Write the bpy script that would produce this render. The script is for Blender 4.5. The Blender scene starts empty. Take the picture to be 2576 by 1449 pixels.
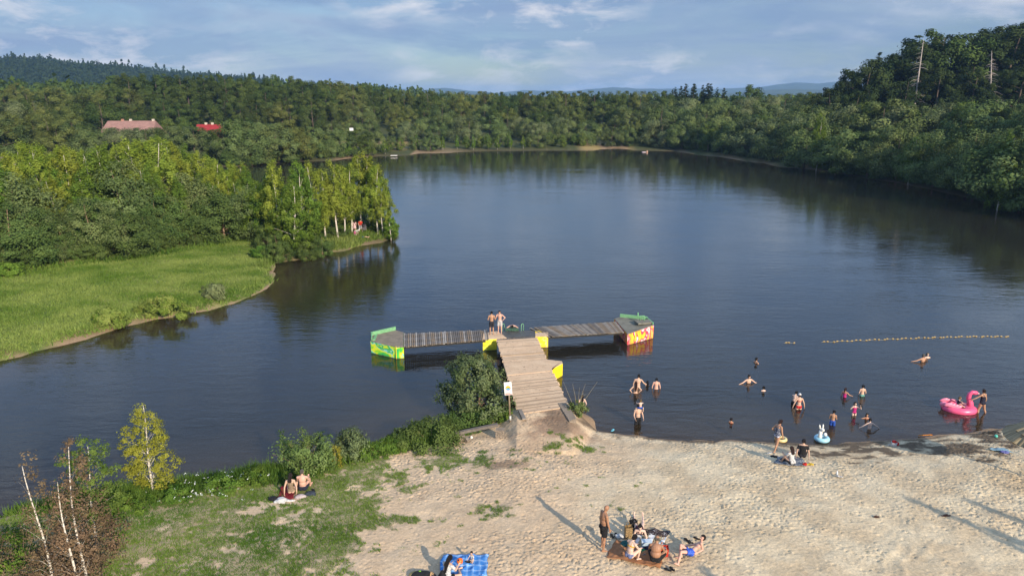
import bpy, bmesh, math, random
import numpy as np
from mathutils import Vector, Matrix, Euler, noise as mnoise
random.seed(7); RNG = np.random.default_rng(11)
SC = bpy.context.scene; COL = SC.collection
PI = math.pi
# ------------------------------------------------------------------ camera model (used to survey the place)
FPX = 1839.0; PITCH = math.atan((724.5-235)/FPX); CAMH = 17.5
CP, SP = math.cos(PITCH), math.sin(PITCH)
def P(px, py, z=0.0):
    x = (px-1288)/FPX; v = (724.5-py)/FPX
    d = (x, CP+v*SP, -SP+v*CP); t = (z-CAMH)/d[2]
    return (d[0]*t, d[1]*t, z)
def atY(px, py, Y):
    x = (px-1288)/FPX; v = (724.5-py)/FPX
    d = (x, CP+v*SP, -SP+v*CP); t = Y/d[1]
    return (d[0]*t, Y, CAMH+d[2]*t)
# ------------------------------------------------------------------ object helpers
def tag(o, label=None, cat=None, group=None, kind=None):
    if label: o['label'] = label
    if cat: o['category'] = cat
    if group: o['group'] = group
    if kind: o['kind'] = kind
    return o
def empty(name, loc=(0,0,0), rz=0.0, label=None, cat=None, group=None):
    o = bpy.data.objects.new(name, None); COL.objects.link(o)
    o.location = loc; o.rotation_euler = (0,0,rz); o.empty_display_size = .1
    return tag(o, label, cat, group)
def link(name, me, parent=None, loc=None, rz=0.0):
    o = bpy.data.objects.new(name, me); COL.objects.link(o)
    if parent: o.parent = parent
    if loc is not None: o.location = loc
    if rz: o.rotation_euler = (0,0,rz)
    return o
def np_mesh(name, V, F, mats, smooth=False, attrs=None, midx=None):
    """V (n,3), F (m,k) uniform polygons"""
    V = np.asarray(V, np.float32); F = np.asarray(F, np.int32)
    me = bpy.data.meshes.new(name); m, k = F.shape
    me.vertices.add(len(V)); me.vertices.foreach_set('co', V.ravel())
    me.loops.add(m*k); me.loops.foreach_set('vertex_index', F.ravel())
    me.polygons.add(m)
    me.polygons.foreach_set('loop_start', np.arange(0, m*k, k, dtype=np.int32))
    if smooth: me.polygons.foreach_set('use_smooth', np.ones(m, bool))
    for M_ in (mats if isinstance(mats, (list,tuple)) else [mats]): me.materials.append(M_)
    if midx is not None: me.polygons.foreach_set('material_index', np.asarray(midx, np.int32))
    for nm, a in (attrs or {}).items():
        at = me.attributes.new(nm, 'FLOAT', 'POINT'); at.data.foreach_set('value', np.asarray(a, np.float32))
    me.update(calc_edges=True); me.validate()
    return me
class MB:
    """collects shapes into one mesh"""
    def __init__(s): s.v=[]; s.f=[]; s.m=[]; s.sm=[]; s.cur=0
    def add(s, vs, fs, smooth=False):
        b=len(s.v); s.v += [tuple(v) for v in vs]
        for f in fs: s.f.append([b+i for i in f]); s.m.append(s.cur); s.sm.append(smooth)
        return s
    def box(s, c, d, rz=0, rx=0, ry=0):
        M_=Euler((rx,ry,rz)).to_matrix(); c=Vector(c)
        vs=[c+M_@Vector((x*d[0]/2,y*d[1]/2,z*d[2]/2)) for x in(-1,1) for y in(-1,1) for z in(-1,1)]
        return s.add(vs,[(0,1,3,2),(4,6,7,5),(0,4,5,1),(2,3,7,6),(0,2,6,4),(1,5,7,3)])
    def bar(s, a, b, w, h=None):
        a=Vector(a); b=Vector(b); h=h or w; d=(b-a)
        up=Vector((0,0,1)) if abs(d.normalized().z)<.95 else Vector((1,0,0))
        sd=d.cross(up).normalized(); u=sd.cross(d).normalized()
        vs=[p+sd*(i*w/2)+u*(j*h/2) for p in(a,b) for i in(-1,1) for j in(-1,1)]
        return s.add(vs,[(0,2,3,1),(4,5,7,6),(0,1,5,4),(2,6,7,3),(0,4,6,2),(1,3,7,5)])
    def tube(s, pts, rad, n=8, closed=False, cap=True):
        pts=[Vector(p) for p in pts]; k=len(pts)
        rad=rad if isinstance(rad,(list,tuple)) else [rad]*k
        vs=[]; prev=None
        for i,p in enumerate(pts):
            if closed: t=(pts[(i+1)%k]-pts[i-1])
            else: t=(pts[min(i+1,k-1)]-pts[max(i-1,0)])
            t.normalize()
            if prev is None:
                prev=t.cross(Vector((0,0,1)) if abs(t.z)<.9 else Vector((1,0,0))).normalized()
            prev=(prev-t*prev.dot(t)).normalized(); b=t.cross(prev)
            for j in range(n):
                a=2*PI*j/n; vs.append(p+(prev*math.cos(a)+b*math.sin(a))*rad[i])
        fs=[]
        for i in range(k if closed else k-1):
            for j in range(n):
                a=i*n+j; b_=i*n+(j+1)%n; c=((i+1)%k)*n+(j+1)%n; d=((i+1)%k)*n+j
                fs.append((a,b_,c,d))
        if not closed and cap:
            fs.append(tuple(range(n))[::-1]); fs.append(tuple((k-1)*n+j for j in range(n)))
        return s.add(vs,fs,True)
    def ell(s, c, r, n=12, m=8, R=None):
        c=Vector(c); R=R or Matrix.Identity(3); vs=[]; fs=[]
        if not isinstance(r,(tuple,list)): r=(r,r,r)
        vs.append(c+R@Vector((0,0,r[2])))
        for i in range(1,m):
            th=PI*i/m
            for j in range(n):
                a=2*PI*j/n
                vs.append(c+R@Vector((r[0]*math.sin(th)*math.cos(a),r[1]*math.sin(th)*math.sin(a),r[2]*math.cos(th))))
        vs.append(c+R@Vector((0,0,-r[2]))); L=len(vs)-1
        for j in range(n):
            fs.append((0,1+j,1+(j+1)%n)); fs.append((L,L-n+(j+1)%n,L-n+j))
            for i in range(m-2): 
                a=1+i*n
                fs.append((a+j,a+n+j,a+n+(j+1)%n,a+(j+1)%n))
        return s.add(vs,fs,True)
    def prism(s, poly, z0, z1, poly_top=None):
        n=len(poly); pt=poly_top or poly
        z0=z0 if isinstance(z0,(list,tuple)) else [z0]*n; z1=z1 if isinstance(z1,(list,tuple)) else [z1]*n
        vs=[(p[0],p[1],z) for p,z in zip(poly,z0)]+[(p[0],p[1],z) for p,z in zip(pt,z1)]
        fs=[tuple(range(n))[::-1],tuple(range(n,2*n))]+[(i,(i+1)%n,n+(i+1)%n,n+i) for i in range(n)]
        ar=sum(poly[i][0]*poly[(i+1)%n][1]-poly[(i+1)%n][0]*poly[i][1] for i in range(n))
        if ar<0: fs=[f[::-1] for f in fs]
        return s.add(vs,fs)
    def mesh(s, name, mats):
        me=bpy.data.meshes.new(name); me.from_pydata(s.v,[],s.f)
        for M_ in (mats if isinstance(mats,(list,tuple)) else [mats]): me.materials.append(M_)
        me.polygons.foreach_set('use_smooth', s.sm); me.polygons.foreach_set('material_index', s.m)
        me.update(); return me
    def build(s, name, mats, parent=None, loc=None, rz=0): return link(name, s.mesh(name,mats), parent, loc, rz)
# ------------------------------------------------------------------ materials
class NT:
    def __init__(s, name):
        s.m=bpy.data.materials.new(name); s.m.use_nodes=True; s.t=s.m.node_tree; s.t.nodes.clear()
        s.out=s.n('ShaderNodeOutputMaterial')
    def n(s, typ, **kw):
        nd=s.t.nodes.new(typ)
        for k,v in kw.items():
            if hasattr(nd,k) and k not in('Scale',): setattr(nd,k,v)
        return nd
    def l(s,a,b): s.t.links.new(a,b); return s
    def noise(s, vec, scale, detail=4, rough=.55, dist=0):
        nd=s.n('ShaderNodeTexNoise'); nd.inputs['Scale'].default_value=scale; nd.inputs['Detail'].default_value=detail
        nd.inputs['Roughness'].default_value=rough; nd.inputs['Distortion'].default_value=dist
        if vec is not None: s.l(vec,nd.inputs['Vector'])
        return nd.outputs['Fac']
    def ramp(s, fac, stops, interp='LINEAR'):
        nd=s.n('ShaderNodeValToRGB'); cr=nd.color_ramp; cr.interpolation=interp
        while len(cr.elements)<len(stops): cr.elements.new(.5)
        for e,(p,c) in zip(cr.elements,stops): e.position=p; e.color=(c,c,c,1) if isinstance(c,(int,float)) else (*c,1)
        s.l(fac,nd.inputs[0]); return nd.outputs[0]
    def mix(s, fac, a, b, blend='MIX'):
        nd=s.n('ShaderNodeMix'); nd.data_type='RGBA'; nd.blend_type=blend
        for v,i in((fac,0),(a,6),(b,7)):
            if hasattr(v,'is_linked'): s.l(v,nd.inputs[i])
            elif isinstance(v,(int,float)): nd.inputs[i].default_value=v if i==0 else (v,v,v,1)
            else: nd.inputs[i].default_value=(*v,1)
        return nd.outputs[2]
    def math(s, op, a, b=0.0, c=None, clamp=False):
        nd=s.n('ShaderNodeMath'); nd.operation=op; nd.use_clamp=clamp
        for i,v in enumerate((a,b,c)):
            if v is None: continue
            if hasattr(v,'is_linked'): s.l(v,nd.inputs[i])
            else: nd.inputs[i].default_value=v
        return nd.outputs[0]
    def attr(s, nm): 
        nd=s.n('ShaderNodeAttribute'); nd.attribute_name=nm; return nd.outputs['Fac']
    def obj(s): return s.n('ShaderNodeTexCoord').outputs['Object']
    def mapping(s, vec, scale=(1,1,1), rot=(0,0,0), loc=(0,0,0)):
        nd=s.n('ShaderNodeMapping'); nd.inputs['Scale'].default_value=scale; nd.inputs['Rotation'].default_value=rot; nd.inputs['Location'].default_value=loc
        s.l(vec,nd.inputs['Vector']); return nd.outputs[0]
    def bump(s, h, dist=.02, strength=1.0, normal=None):
        nd=s.n('ShaderNodeBump'); nd.inputs['Distance'].default_value=dist; nd.inputs['Strength'].default_value=strength
        s.l(h,nd.inputs['Height'])
        if normal is not None: s.l(normal,nd.inputs['Normal'])
        return nd.outputs[0]
    def pbsdf(s, col, rough=.7, normal=None, metal=0, spec=.4, sss=0):
        nd=s.n('ShaderNodeBsdfPrincipled')
        if hasattr(col,'is_linked'): s.l(col,nd.inputs['Base Color'])
        else: nd.inputs['Base Color'].default_value=(*col,1)
        if hasattr(rough,'is_linked'): s.l(rough,nd.inputs['Roughness'])
        else: nd.inputs['Roughness'].default_value=rough
        nd.inputs['Metallic'].default_value=metal; nd.inputs['Specular IOR Level'].default_value=spec
        if normal is not None: s.l(normal,nd.inputs['Normal'])
        if sss: nd.inputs['Subsurface Weight'].default_value=sss; nd.inputs['Subsurface Radius'].default_value=(.02,.008,.005)
        s.l(nd.outputs[0],s.out.inputs[0]); return nd
_mc={}
def pm(name, c, rough=.7, var=.25, scale=8.0, bump=.0, bscale=None, metal=0, spec=.4, c2=None):
    """simple procedural material: two tones mixed by noise, optional bump"""
    if name in _mc: return _mc[name]
    t=NT(name); o=t.obj(); f=t.noise(o,scale,5,.6)
    c2=c2 or tuple(min(1,x*(1-var)) for x in c)
    col=t.mix(t.ramp(f,[(.3,0.0),(.7,1.0)]),c2,c)
    nm=t.bump(t.noise(o,bscale or scale*3,5,.6),bump) if bump else None
    t.pbsdf(col,rough,nm,metal,spec); _mc[name]=t.m; return t.m
def leafmat(name, c1, c2, trans=.3, hue=.5):
    t=NT(name); oi=t.n('ShaderNodeObjectInfo').outputs['Random']
    col=t.mix(t.attr('lv'),c1,c2)
    k=t.math('MULTIPLY_ADD',oi,.5*hue,1-.25*hue)
    hs=t.n('ShaderNodeHueSaturation'); t.l(col,hs.inputs['Color']); t.l(k,hs.inputs['Value'])
    t.l(t.math('MULTIPLY_ADD',t.math('FRACT',t.math('MULTIPLY',oi,7.31)),.05*hue,.5-.025*hue),hs.inputs['Hue'])
    d=t.n('ShaderNodeBsdfDiffuse'); tr=t.n('ShaderNodeBsdfTranslucent'); mx=t.n('ShaderNodeMixShader'); mx.inputs[0].default_value=trans
    t.l(hs.outputs[0],d.inputs[0]); t.l(hs.outputs[0],tr.inputs[0]); t.l(d.outputs[0],mx.inputs[1]); t.l(tr.outputs[0],mx.inputs[2])
    t.l(mx.outputs[0],t.out.inputs[0]); return t.m
# ------------------------------------------------------------------ numpy noise and terrain
def sstep(a): a=np.clip(a,0,1); return a*a*(3-2*a)
def _h(ix,iy,s):
    n=(ix.astype(np.int64)*374761393+iy.astype(np.int64)*668265263+s*974711)&0x7fffffff
    n=((n^(n>>13))*1274126177)&0x7fffffff
    return ((n^(n>>16))&0xffff)/65535.0
def vnoise(x,y,s=0):
    ix=np.floor(x);iy=np.floor(y);fx=x-ix;fy=y-iy;fx=fx*fx*(3-2*fx);fy=fy*fy*(3-2*fy)
    a=_h(ix,iy,s);b=_h(ix+1,iy,s);c=_h(ix,iy+1,s);d=_h(ix+1,iy+1,s)
    return (a*(1-fx)+b*fx)*(1-fy)+(c*(1-fx)+d*fx)*fy
def fbm(x,y,s=0,o=4):
    r=0;a=.5;t=0
    for i in range(o): r=r+a*vnoise(x,y,s+i*17); t+=a; a*=.5; x=x*2.03;y=y*2.03
    return r/t
near_px=[(0,1300),(150,1268),(300,1236),(480,1215),(700,1186),(800,1160),(930,1130),(1000,1108),(1080,1078),(1150,1062),(1240,1040),(1330,1012),(1400,1022),(1440,1050),(1500,1078),(1560,1093),(1700,1105),(1950,1111),(2100,1113),(2200,1109),(2260,1105),(2330,1100),(2400,1090),(2480,1088),(2500,1079),(2576,1073)]
NEAR=[P(*q)[:2] for q in near_px]
FARB=[P(*q)[:2] for q in [(2576,535),(2480,508),(2400,490),(2300,470),(2200,452),(2100,434),(2000,424),(1900,410),(1780,392),(1700,384),(1620,378),(1560,375),(1480,377),(1400,378),(1250,382),(1120,388),(1050,388),(1000,391),(930,398),(800,405),(700,412),(560,421)]]
SPIT=[P(*q)[:2] for q in [(1003,596),(975,606),(930,612),(880,628),(820,636),(770,648),(715,652),(690,668),(683,688),(692,706),(660,735),(600,760),(520,782),(390,805),(330,815),(240,845),(130,875),(0,911)]]
LAKE=np.array([(-110,26),(-60,22),(-34,24.5)]+NEAR+[(36,37.5),(55,45),(72,62),(80,85)]+FARB+[(-95,176),(-120,178),(-122,160),(-92,148),(-60,126),(-36,109),(-20,99.5),(-15,95)]+SPIT+[(-60,40.5),(-110,38)])
def shore(x,y):
    """signed distance to the waterline: positive on land"""
    x=np.asarray(x,float);y=np.asarray(y,float);d=np.full(x.shape,1e9);ins=np.zeros(x.shape,bool)
    n=len(LAKE)
    for i in range(n):
        ax,ay=LAKE[i];bx,by=LAKE[(i+1)%n];ex,ey=bx-ax,by-ay
        t=np.clip(((x-ax)*ex+(y-ay)*ey)/(ex*ex+ey*ey),0,1)
        d=np.minimum(d,(x-ax-t*ex)**2+(y-ay-t*ey)**2)
        if ay!=by:
            ins^=((ay>y)!=(by>y))&(x<ax+(y-ay)*ex/ey)
    d=np.sqrt(d); return np.where(ins,-d,d)
def height(x,y,d=None):
    x=np.asarray(x,float);y=np.asarray(y,float)
    if d is None: d=shore(x,y)
    d=d+(fbm(x*.6,y*.6,3,3)-.5)*.9*np.clip(1-np.abs(d)/4,0,1)
    dp=np.maximum(d,0)
    beach=1.3*(1-np.exp(-dp/7.0))
    bank=.45*sstep(dp/1.1)+.9*(1-np.exp(-dp/9))
    other=.5*sstep(dp/1.3)+1.4*sstep(dp/35)
    nb=sstep((42-y)/3); lf=sstep((-3.0-x)/5)
    z=nb*(bank*lf+beach*(1-lf))+(1-nb)*other
    z+=np.where(d<0,-(1-np.exp(d/8.0))*1.75,0)
    q=np.hypot(np.maximum(np.abs(x-1.62-.02*(y-35))-1.35,0),np.maximum(np.abs(y-34.6)-2.35,0)); r_=.86-.55*q-.12*sstep((34-y)/2); z=np.where(r_>z-.15,z+(r_-z)*sstep((r_-z+.15)/.3),z)
    z+=15*np.exp(-((x-175)/62)**2-((y-250)/75)**2)*sstep((d-2)/30)
    z+=19*np.exp(-((x-165)/48)**2-((y-120)/60)**2)*sstep((d-4)/30)
    z+=8*sstep((y-235)/70)*sstep((-35-x)/70)*sstep(d/40)
    z+=3*sstep((y-250)/60)*sstep(d/30)
    z+=(fbm(x*.05,y*.05,9,3)-.5)*1.0*sstep(dp/20)*(1-nb)
    return z
def hz(x,y): return float(height(np.array([x]),np.array([y]))[0])
SKY_SAT=.9; SKY_TINT=(.93,.98,1.08); VEIL=(5.3,6.2,7.9); SHADE=(3.1,4.3,6.8); PUFF=(10.5,9.9,10.1); SKY_STR=.074; SUN_STR=5.0; EXPO=0.50
# ================================================================== PEOPLE
def skin(name,c):
    t=NT(name); o=t.obj(); f=t.noise(o,9,4,.6); col=t.mix(t.ramp(f,[(.3,0),(.7,1)]),tuple(x*.86 for x in c),c)
    t.pbsdf(col,.55,t.bump(t.noise(o,60,3),.002,.3),spec=.35); return t.m
SK={'pale':skin('pale_skin',(.62,.43,.335)),'mid':skin('fair_skin',(.54,.345,.245)),'tan':skin('tanned_skin',(.41,.225,.135)),'red':skin('sunburnt_skin',(.58,.335,.25)),'dark':skin('deep_tan_skin',(.34,.175,.10))}
def clothm(name,c,c2=None,sc=9,lo=.55,hi=.6):
    if c2 is None: return pm(name,c,.85,.22,11,.1,30)
    if name in _mc: return _mc[name]
    t=NT(name); f=t.noise(t.obj(),sc,3,.5,.4); t.pbsdf(t.ramp(f,[(lo,c),(hi,c2)]),.8); _mc[name]=t.m; return t.m
HAIR={k:pm(k+'_hair',c,.6,.4,30,.3,60) for k,c in {'black':(.012,.009,.008),'brown':(.045,.024,.014),'dkbrown':(.022,.012,.009),'blond':(.30,.20,.085),'grey':(.26,.22,.19),'auburn':(.06,.022,.014)}.items()}
EYE=pm('eye_dark',(.02,.015,.012),.3); LIP=pm('lip',(.36,.10,.085),.5); WHITE=pm('white_cloth',(.72,.71,.69),.85,.12,9,.1,30); BLACK=pm('black_cloth',(.014,.014,.016),.8,.3,12,.1,30)
def voxel(mb,name,mats,size,it=3,clip=None,inner=None):
    me=mb.mesh('tmp',mats); o=bpy.data.objects.new('tmp',me); COL.objects.link(o)
    r=o.modifiers.new('r','REMESH'); r.mode='VOXEL'; r.voxel_size=size; r.use_smooth_shade=True
    s=o.modifiers.new('s','SMOOTH'); s.iterations=it; s.factor=.5
    dg=bpy.context.evaluated_depsgraph_get(); m2=bpy.data.meshes.new_from_object(o.evaluated_get(dg)); m2.name=name
    bpy.data.objects.remove(o); bpy.data.meshes.remove(me); m2.materials.clear()
    for q in (mats if isinstance(mats,(list,tuple)) else [mats]): m2.materials.append(q)
    if clip:
        bm=bmesh.new(); bm.from_mesh(m2); bmesh.ops.delete(bm,geom=[v for v in bm.verts if not clip(v.co)],context='VERTS'); bm.to_mesh(m2); bm.free()
    m2.polygons.foreach_set('use_smooth',[True]*len(m2.polygons)); return m2
def V3(*a): return Vector(a)
STAND=dict(la=((-.14,.02,-1),(-.06,.10,-1)),ra=((.14,.02,-1),(.06,.10,-1)),ll=((-.05,.02,-1),(-.02,-.03,-1)),rl=((.05,.02,-1),(.02,-.03,-1)))
def person(label,x,y,z,yaw,h=1.72,pose=None,skin='mid',hair='brown',style='short',wear=(),fat=0.,child=0,fem=False,anchor='feet',vox=.0095,group=None,name='person',sink=None):
    """one figure: joints laid out in a local frame (x right, y forward, z up), swept limbs fused into one skin, clothing and hair as children"""
    p=dict(STAND); p.update(pose or {}); s=h/1.755; n=lambda v: Vector(v).normalized()
    S=n(p.get('S',(0,0,1))); C=n(p.get('C',p.get('S',(0,0,1)))); rt=Vector(p.get('right',(1,0,0))); rt=(rt-S*rt.dot(S)).normalized(); fw=S.cross(rt).normalized()
    rc=Vector(p.get('rsh',tuple(rt))); rc=(rc-C*rc.dot(C)).normalized(); fc=C.cross(rc).normalized()
    N=n(p.get('N',tuple(C))); F=Vector(p.get('F',tuple(fc))); F=(F-N*F.dot(N)).normalized(); HR=F.cross(N).normalized()
    hs=s*(1+.32*child); k=s*(1-.08*child)
    pel=Vector((0,0,0)); chest=pel+S*.27*k+C*.04*k; nb=pel+S*.27*k+C*.225*k; nt=nb+N*.075*k; hc=nt+N*.105*hs
    shw=(.168 if fem else .188)*k*(1-.1*child); J={}
    f=fat
    B=MB()
    def cone(m,a,b,ra,rb,e=0.): 
        m.tube([a,b],[ra+e,rb+e],10); m.ell(a,ra+e,10,7); m.ell(b,rb+e,10,7)
    Rt=Matrix((rt,fw,S)).transposed(); Rc=Matrix((rc,fc,C)).transposed(); Rh=Matrix((HR,F,N)).transposed()
    hipw=.158 if not fem else .172
    def torso(m,e=0.):
        m.ell(pel-S*.01*k,((hipw+.35*f)*k+e,(.108+.4*f)*k+e,.125*k+e),16,10,Rt)
        m.ell(pel+S*.15*k+fw*(.03*f)*4*k,((.128+.7*f-(.012 if fem else 0))*k+e,(.092+.9*f)*k+e,.16*k+e),16,10,Rt)
        m.ell(chest+C*.045*k,((.152+.4*f-(.014 if fem else 0))*k+e,(.103+.5*f)*k+e,.185*k+e),16,10,Rc)
        if fem and not child:
            for sx in(-1,1): m.ell(chest+C*.05*k+fc*.085*k+rc*sx*.07*k,(.062*k+e,.055*k+e,.06*k+e),10,7,Rc)
        for sx in(-1,1): m.ell(pel-S*.06*k-fw*.05*k+rt*sx*.07*k,((.085+.2*f)*k+e,(.085+.2*f)*k+e,.09*k+e),10,7,Rt)
    torso(B)
    cone(B,nb-C*.01*k,nt+N*.03*k,.058*k,.052*k)
    sh={}
    for sd,sx,arm in(('l',-1,p['la']),('r',1,p['ra'])):
        a=nb-C*.055*k+rc*sx*shw; sh[sd]=a; cone(B,nb-C*.02*k+rc*sx*.04*k,a,.062*k,.056*k)
        u=n(arm[0]); w=n(arm[1]); el=a+u*.285*k; wr=el+w*.245*k; tk=1+1.2*f
        cone(B,a,el,.050*k*tk,.038*k*tk); B.ell(a.lerp(el,.42),(.047*k*tk,)*3,10,7); cone(B,el,wr,.039*k*tk,.026*k); B.ell(el.lerp(wr,.3),(.041*k*tk,)*3,10,7)
        hd=n(arm[2]) if len(arm)>2 else w
        th=fc-hd*fc.dot(hd); th=th.normalized() if th.length>.2 else (rc*-sx).normalized(); pn=hd.cross(th).normalized()
        pc=wr+hd*.045*k; B.ell(pc,(.040*k,.017*k,.050*k),10,7,Matrix((th,pn,hd)).transposed())
        for q,(o,l) in enumerate(((.029,.066),(.010,.078),(-.010,.073),(-.028,.056))):
            b0=wr+hd*.080*k+th*o*k; b1=b0+(hd*.86+pn*.32*(-sx)+th*o*1.5).normalized()*l*.55*k; b2=b1+(hd*.55+pn*.75*(-sx)).normalized()*l*.5*k
            B.tube([b0-hd*.02*k,b0,b1,b2],[.0105*k,.0105*k,.0098*k,.008*k],6); B.ell(b2,.008*k,6,5)
        t0=wr+hd*.025*k+th*.03*k; t1=t0+(th*.75+hd*.6).normalized()*.035*k; t2=t1+(hd*.9+th*.2).normalized()*.03*k
        B.tube([wr+hd*.02*k,t0,t1,t2],[.014*k,.013*k,.011*k,.009*k],6); J['el'+sd]=el; J['wr'+sd]=wr; J['u'+sd]=a
    low=[]
    for sd,sx,leg in(('l',-1,p['ll']),('r',1,p['rl'])):
        a=pel-S*.055*k+rt*sx*.088*k; u=n(leg[0]); w=n(leg[1]); kn=a+u*.42*k; an=kn+w*.405*k; tk=1+1.0*f+(.06 if fem else 0)
        cone(B,a,kn,.084*k*tk,.055*k*tk); B.ell(a.lerp(kn,.3),(.086*k*tk,)*3,12,8); cone(B,kn,an,.053*k*tk,.036*k)
        cal=kn.lerp(an,.30)-fw*.012*k; B.ell(cal,(.056*k*tk,.058*k*tk,.085*k),10,7,Matrix((rt,(w.cross(rt)).normalized(),w)).transposed())
        fd=Vector(leg[2]) if len(leg)>2 else (fw+rt*sx*.22); fd=(fd-w*fd.dot(w)*.9).normalized()
        hl=an+w*.045*k-fd*.03*k; toe=an+w*.060*k+fd*.155*k
        cone(B,hl,an+w*.055*k+fd*.09*k,.034*k,.032*k); B.ell(an+w*.062*k+fd*.115*k,(.044*k,.062*k,.022*k),10,7,Matrix((fd.cross(w).normalized(),fd,-w)).transposed())
        for q in range(5): t_=an+w*.064*k+fd*(.168-.010*q-.004*q*q/2)*k+(fd.cross(w).normalized())*(.030-.015*q)*k*(1 if sx>0 else -1)*-1; B.ell(t_,(.010*k,.016*k,.010*k),6,5,Matrix((fd.cross(w).normalized(),fd,-w)).transposed())
        J['hip'+sd]=a;J['kn'+sd]=kn;J['an'+sd]=an; low+= [an+w*.085*k,toe,kn-Vector((0,0,.05*k))]
    # head
    B.ell(hc+N*.015*hs,(.074*hs,.093*hs,.098*hs),16,12,Rh); B.ell(hc-N*.055*hs+F*.022*hs,(.055*hs,.062*hs,.062*hs),14,10,Rh)
    B.ell(hc-N*.012*hs+F*.093*hs,(.013*hs,.020*hs,.024*hs),8,6,Rh)
    for sx in(-1,1): B.ell(hc+HR*sx*.076*hs-N*.005*hs-F*.008*hs,(.012*hs,.022*hs,.032*hs),8,6,Rh)
    low+=[pel-S*.1*k-fw*.02*k-Vector((0,0,.07*k)),J['ell']-Vector((0,0,.04*k)),J['elr']-Vector((0,0,.04*k)),J['wrl']-Vector((0,0,.03*k)),J['wrr']-Vector((0,0,.03*k)),nb-fc*.1*k]
    zmin=min(v.z for v in low); 
    if anchor=='feet': ax=(J['anl']+J['anr'])/2
    else: ax=pel
    off=Vector((-ax.x,-ax.y,-zmin if sink is None else sink))
    e=empty(name,(x,y,z),yaw,label,'person',group)
    def put(nm,me): o=link(nm,me,e); o.location=off; return o
    put('body',voxel(B,'body',SK[skin],vox))
    for sx in(-1,1):
        m=MB(); m.ell(hc+HR*sx*.031*hs+N*.012*hs+F*.083*hs,(.013*hs,.008*hs,.008*hs),8,6,Rh); put('eye',m.mesh('eye',EYE))
    m=MB(); m.ell(hc-N*.058*hs+F*.081*hs,(.024*hs,.008*hs,.008*hs),8,6,Rh); put('mouth',m.mesh('mouth',LIP))
    loc=lambda c: Rh.transposed()@(c-hc)
    if style!='bald' :
        m=MB(); e_=.010*hs if style=='shaved' else .021*hs
        m.ell(hc+N*.018*hs-F*.006*hs,(.076*hs+e_,.090*hs+e_,.098*hs+e_),16,12,Rh)
        if style in('long','mid','bun','pony','tie'): m.ell(hc-F*.045*hs-N*.02*hs,(.085*hs,.06*hs,.10*hs),12,8,Rh)
        if style in('long','mid'):
            L_=.42 if style=='long' else .2; a=hc-F*.065*hs-N*.03*hs; b=nb-fc*.115*k-C*.03*k; c_=b-C*(L_-.12)*k-fc*.01*k
            m.tube([a,b,c_],[.085*hs,.082*k,.035*k],10); m.ell(b,(.10*k,.055*k,.10*k),10,7,Rc); m.ell(a,.085*hs,10,7)
        if style=='bun': m.ell(hc+N*.10*hs-F*.06*hs,.045*hs,10,7)
        if style=='tie': m.ell(hc-N*.02*hs-F*.105*hs,.04*hs,10,7)
        if style=='pony': m.tube([hc-F*.09*hs+N*.03*hs,hc-F*.14*hs-N*.06*hs,nb-fc*.13*k-C*.12*k],[.035*hs,.034*hs,.015*hs],8)
        if style=='balding': clip=lambda c:(lambda q: q.z<.035*hs and q.y<.02*hs and q.z>-.07*hs)(loc(c))
        elif style=='cap': clip=lambda c:(lambda q: q.z>.02*hs)(loc(c))
        else: clip=lambda c:(lambda q: not(q.y>.028*hs and q.z<.062*hs and q.z>-.3*hs and abs(q.x)<.2) and not(q.z<-.075*hs and style in('short','shaved')) )(loc(c))
        put('hair' if style!='cap' else 'cap',voxel(m,'hair',HAIR[hair] if style!='cap' else WHITE,vox,2,clip))
        if style=='cap':
            m=MB(); m.ell(hc+F*.115*hs+N*.035*hs,(.07*hs,.07*hs,.008*hs),12,6,Rh); put('cap_brim',m.mesh('brim',WHITE))
            m=MB(); m.ell(hc-F*.05*hs-N*.03*hs,(.07*hs,.05*hs,.075*hs),10,7,Rh); put('hair',m.mesh('hair',HAIR[hair]))
    tz=lambda c:(c-pel).dot(S)/k; cx=lambda c:(c-chest).dot(rc)/k; cy=lambda c:(c-chest).dot(fc)/k; cz=lambda c:(c-chest).dot(C)/k
    for nm,kind,mt in wear:
        m=MB(); clip=None
        if kind in('shorts','trunks','briefs'):
            e_=(.016 if kind!='briefs' else .007)*k; torso_e=e_
            m.ell(pel-S*.01*k,((hipw+.35*f)*k+e_,(.108+.4*f)*k+e_,.125*k+e_),16,10,Rt)
            for sx in(-1,1): m.ell(pel-S*.06*k-fw*.05*k+rt*sx*.07*k,((.085+.2*f)*k+e_,)*3,10,7,Rt)
            fr={'shorts':.80,'trunks':.48,'briefs':.06}[kind]; tk=1+1.0*f+(.06 if fem else 0)
            if fr>.1:
                for sd in'lr':
                    a,b=J['hip'+sd],J['kn'+sd]; c_=a.lerp(b,fr); m.tube([a,c_],[.090*k*tk+e_,(.074 if kind=='shorts' else .084)*k*tk+e_*1.6],12); m.ell(a,.088*k*tk+e_,12,8)
            clip=(lambda c: tz(c)<.065) if kind!='briefs' else (lambda c: tz(c)<.05 and (tz(c)>-.13))
        elif kind in('swimsuit','tank'):
            torso(m,.008*k)
            lowz=-.14 if kind=='swimsuit' else -.03
            clip=lambda c:(tz(c)>lowz) and (cz(c)<(.06 if cy(c)<0 else .10) or (cz(c)<.2 and .05<abs(cx(c))<.085))
        elif kind=='bikini':
            torso(m,.007*k); clip=lambda c: (-.005<cz(c)<.045 if cy(c)<.02 else (-.01<cz(c)<.10 and abs(cx(c))>.012)) or (.04<=cz(c)<.2 and .06<abs(cx(c))<.072)
        elif kind in('tshirt','dress'):
            torso(m,.016*k)
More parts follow.
